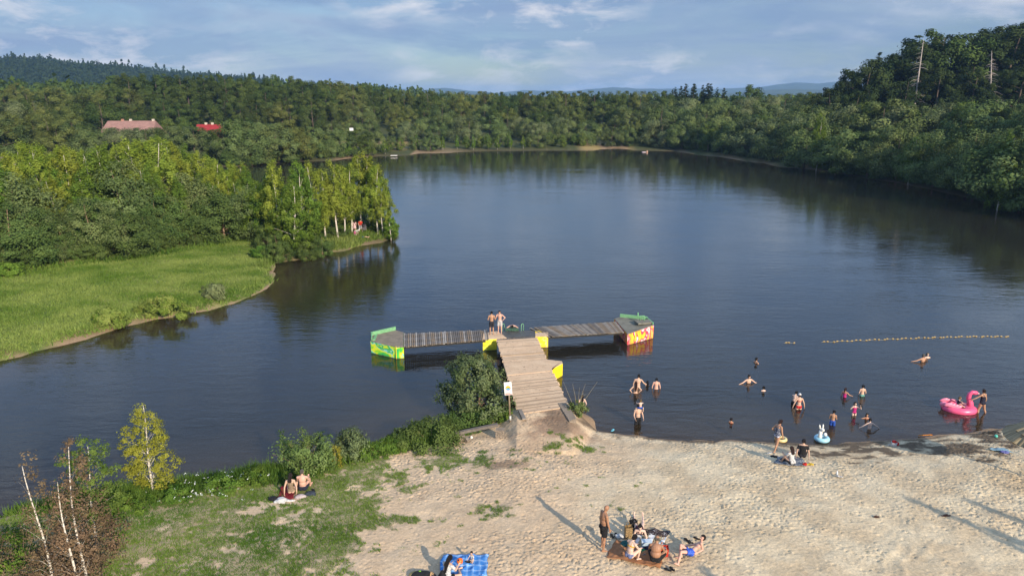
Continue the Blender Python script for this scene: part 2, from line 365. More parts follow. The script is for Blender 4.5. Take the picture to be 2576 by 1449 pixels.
            for sd in'lr': a,b=J['u'+sd],J['el'+sd]; cone(m,nb-C*.03*k+(a-nb)*.3,a,.06*k,.06*k,.012*k); m.tube([a,a.lerp(b,.6)],[.062*k,.066*k],10)
            if kind=='dress': m.tube([pel+S*.05*k,pel-S*.32*k],[.16*k,.24*k],16)
            clip=lambda c: tz(c)>(-.10 if kind=='tshirt' else -.30) and cz(c)<.175
        put(nm,voxel(m,nm,mt,vox,2,clip))
    return e
def gpt(px,py,z=.8):
    for _ in range(5): x,y,_z=P(px,py,z); z=hz(x,y)
    return x,y,z
def wp(label,px,pyw,pyt,yaw,h,**kw):
    """a bather: waterline pixel row, top of head row; the rest of the standing height is under water"""
    x,y,_=P(px,pyw,0); hv=atY(px,pyt,y)[2]; lean=kw.pop('lean',0); 
    return person(label,x,y,-(h-hv)-lean,yaw,h,**kw)
DKS=clothm('dark_navy_shorts',(.025,.025,.035)); WHS=clothm('pale_shorts',(.62,.58,.56)); BLU=clothm('bright_blue_shorts',(.02,.09,.45)); RBL=clothm('royal_blue_shorts',(.015,.07,.42),(.10,.16,.50),22,.56,.6)
REDc=clothm('red_bikini',(.62,.02,.02)); PNK=clothm('pink_swimsuit',(.62,.03,.22)); MAR=clothm('maroon_swimsuit',(.055,.012,.03)); YELc=clothm('yellow_bikini',(.85,.48,.01)); NAVY=clothm('navy_swimsuit',(.02,.022,.045))
PAT=clothm('blue_white_print',(.03,.04,.10),(.60,.62,.70),26,.50,.55); GRNs=clothm('mint_shorts',(.18,.42,.34)); DEN=clothm('denim_shorts',(.22,.25,.42)); REDS=clothm('red_shirt',(.60,.04,.02)); GRY=clothm('grey_shorts',(.42,.42,.44)); PKL=clothm('pale_pink_top',(.68,.46,.47)); BRN=clothm('brown_print_top',(.16,.11,.07),(.28,.20,.13),40,.5,.56); MAG=clothm('hot_pink_shirt',(.72,.10,.36)); STRP=clothm('black_white_shorts',(.55,.55,.55),(.10,.10,.12),14,.5,.53)
# ---- on the pier
x,y,z=P(1237,841,.89); person('boy in dark shorts standing on the pier with his back to the beach',x,y,.89,.05,1.70,dict(la=((-.30,.05,-1),(.35,.75,-.1)),ra=((.30,.05,-1),(-.35,.75,-.1)),N=(0,.25,1)),'tan','black','short',[('shorts','shorts',DKS)])
x,y,z=P(1257.5,838,.89); person('boy in pale shorts on the pier, one hand on hip, one at mouth',x,y,.89,PI-.25,1.70,dict(la=((-.75,-.25,-.75),(.60,.35,-.75)),ra=((.35,.35,-.85),(-.35,.55,.80)),N=(.05,.35,1)),'red','brown','short',[('shorts','shorts',WHS)])
x,y,z=P(1289,829,.9); person('dark haired person leaning over the green bathing platform, climbing out of the water',x,y+.62,-.20,PI,1.65,dict(S=(0,.55,.75),C=(0,.9,.3),la=((-.75,.35,-.35),(.15,.35,-1)),ra=((.75,.35,-.35),(-.15,.35,-1)),N=(0,1,.1),ll=((-.1,.15,-1),(-.02,-.1,-1)),rl=((.1,.15,-1),(.02,-.1,-1))),'red','dkbrown','short',[('shorts','trunks',DKS)],anchor='pel',sink=1.02)
# ---- bathers
wp('child with dark hair in the water close against the right side of the walkway',1436,1021,1009,.3,1.25,skin='mid',hair='dkbrown',child=1)
wp('girl with very long dark hair standing thigh deep near the walkway',1464.5,1025,993.5,0,1.50,pose=dict(la=((-.4,-.1,-1),(.15,.5,-.8)),ra=((.4,-.1,-1),(-.15,.5,-.8))),skin='pale',hair='dkbrown',style='long',wear=[('bikini_bottom','briefs',BLACK)],fem=True)
wp('tall man in the water reaching to the right, behind the woman with long hair',1605,972,942,-.15,1.80,pose=dict(la=((-.35,.1,-1),(.1,.3,-1)),ra=((.55,.25,-.75),(.75,.35,-.45)),N=(.12,.2,1)),skin='mid',hair='black')
wp('woman with long dark hair and hands on hips in waist deep water',1598.5,988,960,.05,1.66,pose=dict(la=((-.75,-.15,-.75),(.55,.2,-.75)),ra=((.75,-.15,-.75),(-.55,.2,-.75))),skin='mid',hair='auburn',style='long',wear=[('bikini_top','bikini',clothm('peach_bikini',(.55,.26,.14))),('bikini_bottom','briefs',clothm('peach_bikini',(.55,.26,.14)))],fem=True)
wp('child with dark hair, only the head above water between the man and the lone boy',1628.5,970,956.5,0,1.2,skin='mid',hair='black',style='mid',child=1)
wp('boy with dark hair standing waist deep, right of the group of three',1650.5,977.5,951,-.1,1.55,pose=dict(la=((-.28,-.05,-1),(-.05,.1,-1)),ra=((.28,-.05,-1),(.05,.1,-1))),skin='red',hair='black')
ad=wp('adult in black shorts wading knee deep with a child on the back',1604.5,1067.5,1019,.1,1.68,pose=dict(la=((-.25,-.35,-1),(.05,-.65,-.35)),ra=((.25,-.35,-1),(-.05,-.65,-.35)),S=(0,.12,1)),skin='mid',hair='brown',wear=[('shorts','shorts',BLACK)])
zz=atY(1606,1007,ad.location.y-.2)[2]; person('blond toddler in blue trunks riding on the back of the wading adult',ad.location.x+.05,ad.location.y-.24,zz-.80,.1,.98,dict(la=((-.5,.6,-.2),(.2,.9,-.1)),ra=((.5,.6,-.2),(-.2,.9,-.1)),ll=((-.75,.65,-.35),(-.1,.1,-1)),rl=((.75,.65,-.35),(.1,.1,-1))),'pale','blond','short',[('trunks','trunks',BLU)],child=1,anchor='pel',sink=.42)
wp('swimmer with head and shoulders above water, farthest out before the float line',1902,913,899.5,-1.2,1.72,skin='tan',hair='black')
wp('man chest deep with both arms spread over the water, facing the beach',1883,962.5,942.5,PI+.2,1.78,pose=dict(la=((-.70,.25,-.55),(-.75,.2,-.25)),ra=((.85,.2,-.45),(.85,.25,-.15)),N=(.05,.2,1)),skin='mid',hair='black')
wp('child seen from behind with wet black hair, shoulders above water',1920.5,983.5,970,0,1.25,skin='pale',hair='black',child=1)
wp('boy in black trunks bending beside the woman in the white cap',1996,1017,984,-.9,1.40,pose=dict(la=((-.2,.5,-.9),(.1,.7,-.6)),ra=((.2,.5,-.9),(-.1,.7,-.6)),S=(0,.25,1),N=(0,.6,1)),skin='pale',hair='black',child=.4,wear=[('trunks','trunks',BLACK)])
wp('woman in a red bikini and white cap with her arms held down over the water',2008.8,1028.5,990,0,1.68,pose=dict(la=((-.45,-.05,-1),(-.25,.1,-1)),ra=((.45,-.05,-1),(.25,.1,-1)),N=(0,.25,1)),skin='mid',hair='brown',style='cap',wear=[('bikini_top','bikini',REDc),('bikini_bottom','briefs',REDc)],fem=True)
wp('small child with red straps sitting deep in the water nearest the sand',1839,1063.5,1049.5,-.5,1.05,skin='tan',hair='dkbrown',child=1,wear=[('swimsuit','swimsuit',REDc)])
wp('girl in a pink swimsuit stretching one arm over the water to the right',2124.5,998,975,-.75,1.32,pose=dict(ra=((.5,.45,-.7),(.5,.75,-.3)),la=((-.3,.1,-1),(-.1,.2,-1))),skin='tan',hair='auburn',style='pony',child=.4,wear=[('swimsuit','swimsuit',PNK)])
wp('boy in mint shorts seen from behind, waist deep, right of the girl in pink',2168.5,996,967.5,0,1.38,pose=dict(la=((-.3,-.1,-1),(.1,.5,-.6)),ra=((.3,-.1,-1),(-.1,.5,-.6))),skin='mid',hair='black',child=.4,wear=[('shorts','trunks',GRNs)])
wp('girl in a pink and black swimsuit holding both hands to her face',2148,1044.5,1010.5,PI,1.35,pose=dict(la=((-.55,.45,-.25),(.35,.25,.85)),ra=((.55,.45,-.25),(-.35,.25,.85))),skin='pale',hair='black',style='mid',child=.4,wear=[('swim_top','bikini',PNK),('swimsuit','tank',PNK),('swim_shorts','briefs',BLACK)])
wp('boy in bright blue shorts standing knee deep with folded arms',2093.5,1069,1031,-.5,1.38,pose=dict(la=((-.2,.15,-1),(.6,.7,.15)),ra=((.2,.15,-1),(-.6,.7,.15)),N=(.1,.25,1)),skin='tan',hair='dkbrown',child=.4,wear=[('shorts','shorts',BLU)])
wp('girl in red kneeling deep in the water with one arm stretched left',2180,1052.5,1039,PI-.2,1.35,pose=dict(ra=((.9,.25,-.25),(1,.2,-.12)),la=((-.3,.3,-.8),(-.1,.5,-.6))),skin='tan',hair='dkbrown',child=.4,style='mid',wear=[('swimsuit','swimsuit',REDc)])
wp('pale boy with both arms spread down to the water, nearest of the right hand bathers',2187,1078,1052,0,1.40,pose=dict(la=((-.85,-.05,-.55),(-.75,.15,-.55)),ra=((.85,-.05,-.55),(.75,.15,-.55)),N=(0,.3,1)),skin='pale',hair='dkbrown',child=.3)
wp('woman in a navy swimsuit walking in shallow water and pulling the flamingo float',2470.5,1039,980,.35,1.70,pose=dict(la=((-.80,.35,-.60),(-.85,.30,-.45)),ra=((.22,-.15,-1),(.12,.2,-1)),ll=((-.22,.15,-1),(-.15,-.1,-1)),rl=((.2,-.12,-1),(.12,-.35,-1)),S=(0,.06,1)),skin='tan',hair='brown',style='tie',fat=.035,wear=[('swimsuit','swimsuit',NAVY)],fem=True)
wp('tanned man chest deep far out, splashing with one arm out to the left',2321,909.5,890.5,.2,1.78,pose=dict(la=((-.9,.1,-.35),(-1,.2,-.15)),ra=((.4,.3,-.8),(.4,.6,-.5))),skin='tan',hair='grey')
wp('woman with fair hair, head and shoulders above water beside the splashing man',2332.5,900,888,PI,1.65,skin='pale',hair='blond',style='mid',fem=True)
# ---- on the sand
x,y,z=gpt(1949,1136); person('woman in a black and blue patterned swimsuit walking along the wet sand',x,y,z,-PI/2+.45,1.72,dict(la=((-.30,-.55,-.70),(.15,.65,-.55)),ra=((.15,.1,-1),(.05,.3,-1)),ll=((-.06,.30,-1),(-.05,-.05,-1)),rl=((.05,-.20,-1),(.05,-.40,-1)),S=(0,.10,1),N=(0,.45,1)),'tan','auburn','tie',[('swimsuit_top','tank',BLACK),('swimsuit','swimsuit',PAT)],.04,fem=True,vox=.008)
SITB=dict(S=(0,-.12,1),C=(0,.12,1),ll=((-.25,.85,.45),(.05,.45,-.85)),rl=((.25,.85,.45),(-.05,.45,-.85)),la=((-.20,.55,-.8),(.25,.75,.1)),ra=((.20,.55,-.8),(-.25,.75,.1)))
def seat(label,px,py,yaw,h,pose=None,dz=.02,**kw):
    x,y,z=gpt(px,py); q=dict(SITB); q.update(pose or {}); return person(label,x,y,z+dz,yaw,h,q,anchor='pel',**kw)
seat('person in a black shirt sitting on the sand with their back to the camera',2017,1156,-.25,1.72,dict(la=((-.3,-.2,-1),(-.1,-.15,-1)),ra=((.3,-.2,-1),(.1,-.15,-1))),skin='mid',hair='dkbrown',wear=[('shirt','tshirt',BLACK),('shorts','trunks',DKS)],fat=.03)
seat('dark haired person in a white shirt sitting on the dark mat by the water',1991,1174,.35,1.62,dict(S=(-.1,.15,1)),skin='mid',hair='auburn',style='mid',wear=[('shirt','tshirt',WHITE),('shorts','trunks',BLACK)],fem=True)
x,y,z=gpt(1516,1381); person('bald tanned man in black shorts standing on the sand and looking down',x,y,z,-PI/2+.35,1.84,dict(la=((-.12,-.10,-1),(-.02,.05,-1)),ra=((.10,.15,-1),(.05,.28,-1)),ll=((-.06,.08,-1),(-.04,-.02,-1)),rl=((.08,-.06,-1),(.05,-.10,-1)),S=(0,-.02,1),C=(0,.06,1),N=(.05,.38,1)),'dark','grey','bald',[('shorts','shorts',BLACK)],.035,vox=.008)
x,y,z=gpt(1608,1341); person('woman in a maroon swimsuit lying on her front, propped on her elbows',x,y,z+.06,PI-.12,1.66,dict(S=(0,.95,.22),C=(0,.70,.70),N=(.05,.25,1),F=(.12,1,-.15),ll=((-.20,-1,.03),(-.02,-1,.10),(0,-.6,.4)),rl=((.20,-1,.03),(.02,-1,.10),(0,-.6,.4)),la=((-.35,.15,-.9),(.25,.95,-.05)),ra=((.35,.15,-.9),(-.25,.95,-.05))),'pale','dkbrown','bun',[('swimsuit','swimsuit',MAR)],.02,fem=True,anchor='pel',vox=.007)
seat('woman in a yellow bikini sitting with bent knees on the edge of the orange blanket',1583,1417,-.85,1.66,dict(S=(0,.12,1),C=(0,.42,1),N=(.15,.75,1),ll=((-.05,.95,.30),(-.05,-.30,-.95)),rl=((.25,.90,.42),(-.15,-.05,-1)),la=((-.12,.65,-.75),(.25,.75,-.25)),ra=((.12,.55,-.8),(-.15,.85,-.3))),skin='pale',hair='dkbrown',style='tie',wear=[('bikini_top','bikini',YELc),('bikini_bottom','briefs',DEN)],fem=True,vox=.007,fat=.02)
seat('broad balding man sitting with his tanned back to the camera',1648,1424,-.30,1.80,dict(C=(0,.38,1),N=(0,.6,1),ll=((-.35,.9,.12),(.25,.75,-.4)),rl=((.55,.8,.30),(-.15,.45,-.9))),skin='dark',hair='grey',style='balding',wear=[('shorts','shorts',BLACK)],fat=.085,vox=.007)
x,y,z=gpt(1738,1403); person('dark haired man in blue shorts leaning back on the sand with bent knees',x,y,z+.02,0,1.78,dict(S=(.80,.38,.40),C=(.72,.40,.58),right=(.12,.75,-.45),N=(.35,.15,1),F=(-.85,-.35,-.12),la=((.25,.10,-1),(-.75,-.45,-.10)),ra=((-.75,.25,-.35),(-.95,-.05,-.1)),ll=((-.85,-.30,.25),(-.35,-.55,-.75)),rl=((-.72,.12,.62),(-.15,-.40,-.9))),'red','dkbrown','short',[('shorts','trunks',RBL)],anchor='pel',vox=.007)
seat('woman with long dark hair in a white top sitting on the blue plaid blanket',1126,1458,-.55,1.66,dict(S=(0,.05,1),C=(0,.25,1),N=(.1,.55,1),ll=((-.65,.75,.05),(.65,.65,-.1)),rl=((.65,.75,.05),(-.65,.65,-.1)),ra=((.25,.45,-.85),(-.2,.9,.15)),la=((-.2,.4,-.9),(.3,.85,.1))),skin='mid',hair='dkbrown',style='long',wear=[('shirt','tshirt',WHITE),('shorts','trunks',BLACK)],fem=True,vox=.008)
seat('baby in a white bodysuit sitting on the blue plaid blanket',1188,1412,PI-.55,.78,dict(S=(0,.08,1),N=(0,.2,1),ll=((-.35,.9,-.05),(.2,.9,-.2)),rl=((.35,.9,-.05),(-.2,.9,-.2)),la=((-.3,.5,-.8),(.1,.8,-.2)),ra=((.3,.5,-.8),(-.1,.8,-.2))),skin='mid',hair='brown',style='shaved',wear=[('bodysuit','tshirt',WHITE)],child=1.2,vox=.007)
seat('grey haired man sitting with his bare sunburnt back to the camera on the near bank',763.5,1240,.05,1.80,dict(C=(0,.1,1)),skin='red',hair='grey',style='shaved',wear=[('shorts','trunks',NAVY)],fat=.03,vox=.008)
seat('woman in a brown patterned top leaning back on her arms on the red blanket',734,1247,.10,1.66,dict(S=(-.03,-.15,1),C=(-.05,.3,1),N=(0,.7,.9),la=((-.35,-.30,-1),(-.05,-.25,-1)),ra=((.35,-.20,-1),(.05,-.25,-1))),skin='mid',hair='brown',style='mid',wear=[('top','tank',BRN)],fem=True,vox=.008)
# ---- on the spit and far out
x,y,z=gpt(893,587); person('person in a pale pink dress standing on the spit with head bent',x,y,z,.15,1.66,dict(S=(0,.12,1),N=(.2,.7,1),ra=((.2,.5,-.8),(0,.5,-.8))),'mid','brown','mid',[('dress','dress',PKL)],fem=True,vox=.012)
x,y,z=gpt(908,587); person('person in a red shirt and grey shorts standing on the spit',x,y,z,.1,1.80,dict(S=(0,.15,1),N=(-.1,.8,.8),ll=((-.12,.05,-1),(-.08,0,-1)),rl=((.14,.05,-1),(.12,0,-1))),'mid','brown','short',[('shirt','tshirt',REDS),('shorts','shorts',GRY)],fat=.03,vox=.012)
x,y,z=gpt(901,583); person('child in dark clothes half hidden between the two standing on the spit',x,y+.3,z,-.2,1.25,None,'pale','black','short',[('shirt','tshirt',BLACK),('shorts','shorts',GRY)],child=.5,vox=.012)
seat('person in a hot pink shirt sitting in the grass of the spit',893,597,-1.2,1.6,skin='pale',hair='brown',style='mid',wear=[('shirt','tshirt',MAG),('shorts','trunks',WHITE)],fem=True,vox=.012)
x,y,z=gpt(911,599.5); person('person in blue trunks lying stretched out in the grass of the spit',x,y,z+.04,PI/2,1.6,dict(S=(-.1,.98,.15),right=(-1,0,0),N=(0,.9,.4),ll=((-.1,-1,.1),(0,-1,-.05)),rl=((.1,-1,.25),(0,-1,-.25)),la=((-.5,-.6,-.1),(0,-1,0)),ra=((.5,-.6,-.1),(0,-1,0))),'mid','dkbrown','short',[('trunks','trunks',BLU)],anchor='pel',vox=.012)
x,y,_=P(1628,384,0); person('swimmer far out in the shade of the right shore, holding a float',x,y,-1.05,PI,1.75,None,'mid','dkbrown','short',vox=.015)
# ================================================================== THINGS ON THE BEACH AND IN THE WATER
def harr(x,y): return height(np.asarray(x,float),np.asarray(y,float))
def cloth(name,cs,mat,label,cat,wr=.05,seed=1,n=30,thick=.012,lift=.055,fr=2.6,group=None):
    """a spread cloth on the sand: four ground corners (pixels), wrinkled, with thickness"""
    q=[gpt(*c) for c in cs]; c0=np.mean([p_[:2] for p_ in q],0); u,v=np.meshgrid(np.linspace(0,1,n),np.linspace(0,1,n)); u=u.ravel();v=v.ravel()
    w=[(1-u)*(1-v),u*(1-v),u*v,(1-u)*v]; x=sum(w[i]*q[i][0] for i in range(4)); y=sum(w[i]*q[i][1] for i in range(4))
    ed=np.minimum(np.minimum(u,1-u),np.minimum(v,1-v)); x=x+(fbm(x*2+9,y*2,seed,2)-.5)*.28*(ed<.25); y=y+(fbm(x*2,y*2+5,seed+3,2)-.5)*.22*(ed<.25)
    rid=1-np.abs(fbm(x*fr,y*fr,seed+7,2)*2-1)
    z=harr(x,y)+lift+(rid**2.2-.4)*wr*1.5; z0=hz(*c0)
    me=np_mesh(name,np.stack([x-c0[0],y-c0[1],z-z0],1),grid_faces(n,n),mat,True,{'u':u,'v':v})
    o=link(name,me,None,(c0[0],c0[1],z0)); s_=o.modifiers.new('thickness','SOLIDIFY'); s_.thickness=thick; return tag(o,label,cat,group)
def grid_faces(nx,ny):
    i=np.arange(nx-1)[None,:]+nx*np.arange(ny-1)[:,None]; i=i.ravel(); return np.stack([i,i+1,i+nx+1,i+nx],1)
def uvmat(name,fn):
    t=NT(name); t.u=t.attr('u'); t.v=t.attr('v'); col=fn(t); t.pbsdf(col,.9,t.bump(t.noise(t.obj(),60,3),.004,.5),spec=.1); return t.m
def stripes(t,c,n,w,ph=0.0):
    f=t.math('FRACT',t.math('MULTIPLY_ADD',c,float(n),ph)); return t.math('LESS_THAN',f,w)
def plaid(t):
    b=(.07,.25,.56); col=t.mix(0.0,b,b)
    for c,n in((t.u,8),(t.v,6)):
        col=t.mix(t.math('MULTIPLY',stripes(t,c,n,.5),.30),col,(.03,.13,.40)); col=t.mix(t.math('MULTIPLY',stripes(t,c,n,.09,.25),.6),col,(.50,.62,.74)); col=t.mix(t.math('MULTIPLY',stripes(t,c,n,.05,.40),.5),col,(.45,.58,.72))
    return col
PLAID=uvmat('blue_plaid',plaid)
cloth('plaid_blanket',[(1096,1478),(1222,1474),(1226,1398),(1112,1398)],PLAID,'blue and white plaid blanket spread on the sand at the bottom edge','blanket',.06,3,40)
def orng(t): f=t.noise(t.obj(),5,4,.6); return t.mix(t.ramp(f,[(.3,0),(.7,1)]),(.25,.115,.055),(.35,.165,.08))
ORANGE=uvmat('orange_brown_towelling',orng)
cloth('blanket',[(1524,1405),(1664,1431),(1660,1376),(1542,1362)],ORANGE,'orange brown blanket under the picnic group on the sand','blanket',.05,5,36)
def strp(t): 
    f=t.noise(t.obj(),16,3,.6,1.0); c=t.mix(stripes(t,t.u,3.0,.5),(.62,.62,.62),(.33,.28,.17)); c=t.mix(t.math('MULTIPLY',t.math('GREATER_THAN',t.v,.66),t.math('LESS_THAN',f,.60)),c,(.05,.035,.035)); return c
cloth('beach_mat',[(1572,1375),(1660,1385),(1690,1338),(1592,1328)],uvmat('striped_mat',strp),'white and olive striped mat with a dark brown border beside the orange blanket','mat',.07,8,34,lift=.035)
RDB=clothm('dark_red_blanket',(.26,.008,.02)); cloth('blanket',[(690,1262),(738,1259),(746,1228),(712,1222)],RDB,'dark red blanket on the turf under the sitting couple','blanket',.05,9,24)
DKMAT=clothm('grey_patterned_mat',(.10,.115,.14),(.26,.28,.30),14,.5,.6); cloth('beach_mat',[(1948,1168),(2024,1174),(2020,1154),(1958,1148)],DKMAT,'grey blue patterned mat under the two people sitting near the water','mat',.05,11,24)
LBL=clothm('light_blue_towel',(.36,.55,.62)); cloth('towel',[(2486,1132),(2546,1142),(2528,1131),(2490,1127)],LBL,'light blue towel at the right edge beside the straw parasol','towel',.05,13,20)
def heap(name,px,py,dims,mat,label,cat,seed=1,fr=7.,dz=0.0,sink=.02):
    x,y,z=gpt(px,py); m=MB(); m.ell((0,0,0),dims,22,14); vs=[]
    for v in m.v:
        q=Vector(v); f=1+.55*(mnoise.noise(q*fr+Vector((seed*3.1,seed,0)))) ; vs.append((q.x*f,q.y*f,max(q.z,-.3*dims[2])*f))
    m.v=vs; return tag(m.build(name,mat,None,(x,y,z+dims[2]*.3+dz-sink+.03)),label,cat)
heap('cloth_bundle',2527,1139,(.20,.14,.09),clothm('violet_cloth',(.16,.17,.45)),'violet cloth bundle on the light blue towel','cloth',3)
# picnic group things
def openbag(name,px,py,w,d,h,mat,inner,label,handle=None,rz=.2,flare=1.12,tiltx=0):
    x,y,z=gpt(px,py); e=empty(name,(x,y,z+.03),rz,label,'bag'); e.rotation_euler[0]=tiltx
    b=[(-w/2,-d/2),(w/2,-d/2),(w/2,d/2),(-w/2,d/2)]; t_=[(p[0]*flare,p[1]*flare) for p in b]; m=MB(); n=len(b)
    hh=[h,h*.96,h*1.03,h*.98]
    vs=[(*p,0) for p in b]+[(*p,q) for p,q in zip(t_,hh)]+[(p[0]*.93,p[1]*.9,q-.01) for p,q in zip(t_,hh)]+[(p[0]*.93,p[1]*.9,h*.45) for p in t_]
    fs=[(3,2,1,0)]+[(i,(i+1)%4,4+(i+1)%4,4+i) for i in range(4)]+[(4+i,4+(i+1)%4,8+(i+1)%4,8+i) for i in range(4)]+[(8+i,8+(i+1)%4,12+(i+1)%4,12+i) for i in range(4)]+[(12,13,14,15)]
    m.add(vs,fs); m.build('bag_body',mat,e)
    if handle:
        for s in(-1,1): m=MB(); m.tube([(-w*.25,s*d*.52,h*.9),(-w*.2,s*d*.5,h*1.25),(w*.2,s*d*.5,h*1.25),(w*.25,s*d*.52,h*.9)],.012,6); m.build('handle',handle,e)
    if inner: m=MB(); m.ell((0,0,h*.75),(w*.42,d*.4,h*.28),12,8); m.build('contents',inner,e)
    return e
KRAFT=pm('kraft_paper',(.44,.29,.13),.9,.2,6,.2); openbag('paper_bag',1580,1354,.25,.17,.50,KRAFT,None,'tall brown paper bag standing at the corner of the striped mat',KRAFT,.15)
REDB=pm('red_bag_cloth',(.66,.04,.015),.6,.2,5,.15); openbag('shopping_bag',1667,1397,.36,.22,.34,REDB,clothm('grey_lilac_cloth',(.32,.29,.36)),'bright red shopping bag with grey cloth on top, behind the balding man',BLACK,-.1,1.1)
openbag('bag',1592.5,1327,.30,.20,.30,BLACK,None,'black bag with long handles beside the paper bag',BLACK,.4,.9)
heap('clothes_pile',1632,1384,(.28,.16,.12),clothm('navy_cloth',(.02,.022,.05)),'navy clothes on the orange blanket, left of the balding man','clothes',4)
heap('clothes_pile',1575,1371,(.24,.16,.13),clothm('teal_cloth',(.02,.14,.14)),'teal clothes on the corner of the orange blanket','clothes',5)
heap('clothes_pile',1587,1366,(.14,.10,.09),clothm('red_cloth',(.45,.03,.03)),'red and navy garment next to the teal clothes','clothes',6)
heap('cloth_bundle',1616,1389,(.16,.10,.07),clothm('green_cloth',(.02,.26,.10)),'green cloth on the orange blanket beside the woman in yellow','cloth',7)
heap('snack_packs',1613,1397,(.18,.10,.06),clothm('brown_wrappers',(.12,.07,.05),(.4,.3,.25),30,.55,.6),'brown snack packs on the orange blanket','packets',8)
heap('cloth_bundle',1559,1352,(.18,.12,.10),WHITE,'white plastic bag beside the paper bag','bag',9)
x,y,z=gpt(1626,1376); e=empty('cool_box',(x,y,z+.05),-.1,'small pale blue cool box on the striped mat','cool box'); m=MB(); m.box((0,0,.10),(.36,.22,.2)); m.build('box',pm('pale_blue_plastic',(.40,.52,.62),.5),e); m=MB(); m.box((0,0,.215),(.38,.24,.03)); m.build('lid',pm('pale_blue_lid',(.55,.64,.70),.5),e)
x,y,z=gpt(1675,1396); e=empty('bottle',(x,y-.05,z+.05),0,'yellow sun cream bottle with a red cap in front of the red bag','bottle'); m=MB(); m.tube([(0,0,0),(0,0,.03),(0,0,.22),(0,0,.27)],[.035,.045,.045,.02],10); m.build('body',pm('yellow_plastic',(.80,.50,.02),.4),e); m=MB(); m.tube([(0,0,.272),(0,0,.32)],.022,8); m.build('cap',pm('red_plastic',(.6,.03,.02),.4),e)
def shoe(px,py,rz,mat,label,group=None,L_=.27,fill=False):
    x,y,z=gpt(px,py); e=empty('sandal',(x,y,z+.04),rz,label,'sandal',group); m=MB(); m.ell((0,-.05,.015),(.045,.10,.016),12,6); m.ell((0,.06,.015),(.052,.095,.016),12,6); m.build('sole',mat,e)
    m=MB(); m.tube([(-.05,.06,.015),(-.035,.06,.055),(0,.06,.07),(.035,.06,.055),(.05,.06,.015)],.014,6); m.tube([(-.045,-.07,.015),(-.03,-.085,.06),(.03,-.085,.06),(.045,-.07,.015)],.011,6)
    if fill: m.ell((0,.07,.03),(.05,.085,.04),10,6)
    m.build('strap',mat,e); return e
for px,py,rz,lab in [(1680,1436,.9,'black sandal on the sand below the balding man, left of its pair'),(1691,1434,.5,'black sandal on the sand below the balding man, right of its pair'),(1729,1361,.8,'black sandal behind the reclining man, left one'),(1737,1367,1.0,'black sandal behind the reclining man, nearest to his arm'),(1753,1357,.9,'black flip flop lying apart, nearest to the head of the reclining man'),(1540,1351,.3,'black shoe left of the paper bag, outer one'),(1549,1349,-.2,'black shoe left of the paper bag, inner one'),(790,1237,.6,'dark sandal right of the sitting man on the near bank')]:
    shoe(px,py,rz,BLACK,lab,fill=True)
x,y,z=gpt(1721,1384); m=MB(); m.box((0,0,.02),(.30,.10,.05),.05); tag(m.build('pouch',BLACK,None,(x,y,z+.03)),'flat black pouch on the sand beside the knee of the reclining man','pouch')
# couple on the bank
heap('clothes_pile',707,1262,(.26,.17,.11),WHITE,'white clothes heaped at the lower end of the dark red blanket','clothes',14); heap('clothes_pile',691,1258,(.22,.16,.12),BLACK,'black bag and clothes left of the white clothes','clothes',15)
heap('cloth_bundle',727,1261,(.24,.08,.06),WHITE,'white towel strip along the lower edge of the dark red blanket','towel',16); heap('cushion',757,1251,(.24,.14,.09),clothm('pale_pink_cushion',(.60,.50,.49)),'pale pink cushion behind the sitting man','cushion',17,3.); heap('clothes_pile',783,1244,(.25,.14,.08),clothm('slate_cloth',(.05,.065,.09)),'slate grey clothes right of the sitting man','clothes',18)
# plaid blanket things
x,y,z=gpt(1157,1421); t=NT('ball_orange'); vo=t.n('ShaderNodeTexVoronoi'); vo.inputs['Scale'].default_value=7.5; t.l(t.obj(),vo.inputs['Vector']); t.pbsdf(t.ramp(vo.outputs['Distance'],[(.0,(.02,.02,.025)),(.30,(.80,.14,.01))],'CONSTANT'),.4)
m=MB(); m.ell((0,0,.115),.115,20,14); tag(m.build('ball',t.m,None,(x,y,z+.06)),'orange ball with black spots on the plaid blanket','ball')
heap('cloth_bundle',1174,1418,(.20,.10,.08),BLACK,'black bundle between the ball and the baby','bag',20)
heap('jacket',1113,1462,(.16,.20,.34),BLACK,'black jacket behind the woman in the white top','jacket',21,3.)
heap('bag',1062,1452,(.34,.20,.16),BLACK,'dark bag at the bottom edge left of the plaid blanket','bag',22,3.); heap('hat',1042,1452,(.22,.18,.11),clothm('straw',(.55,.40,.16)),'straw coloured hat next to the dark bag','hat',23,2.); heap('toy',1056,1449,(.06,.05,.05),clothm('lime',(.30,.75,.02)),'lime green toy on the dark bag','toy',24,dz=.15)
heap('bag',1086,1449,(.15,.12,.12),clothm('tan_cloth',(.42,.26,.12),(.04,.03,.03),12,.5,.56),'tan and black bag at the corner of the plaid blanket','bag',25,4.)
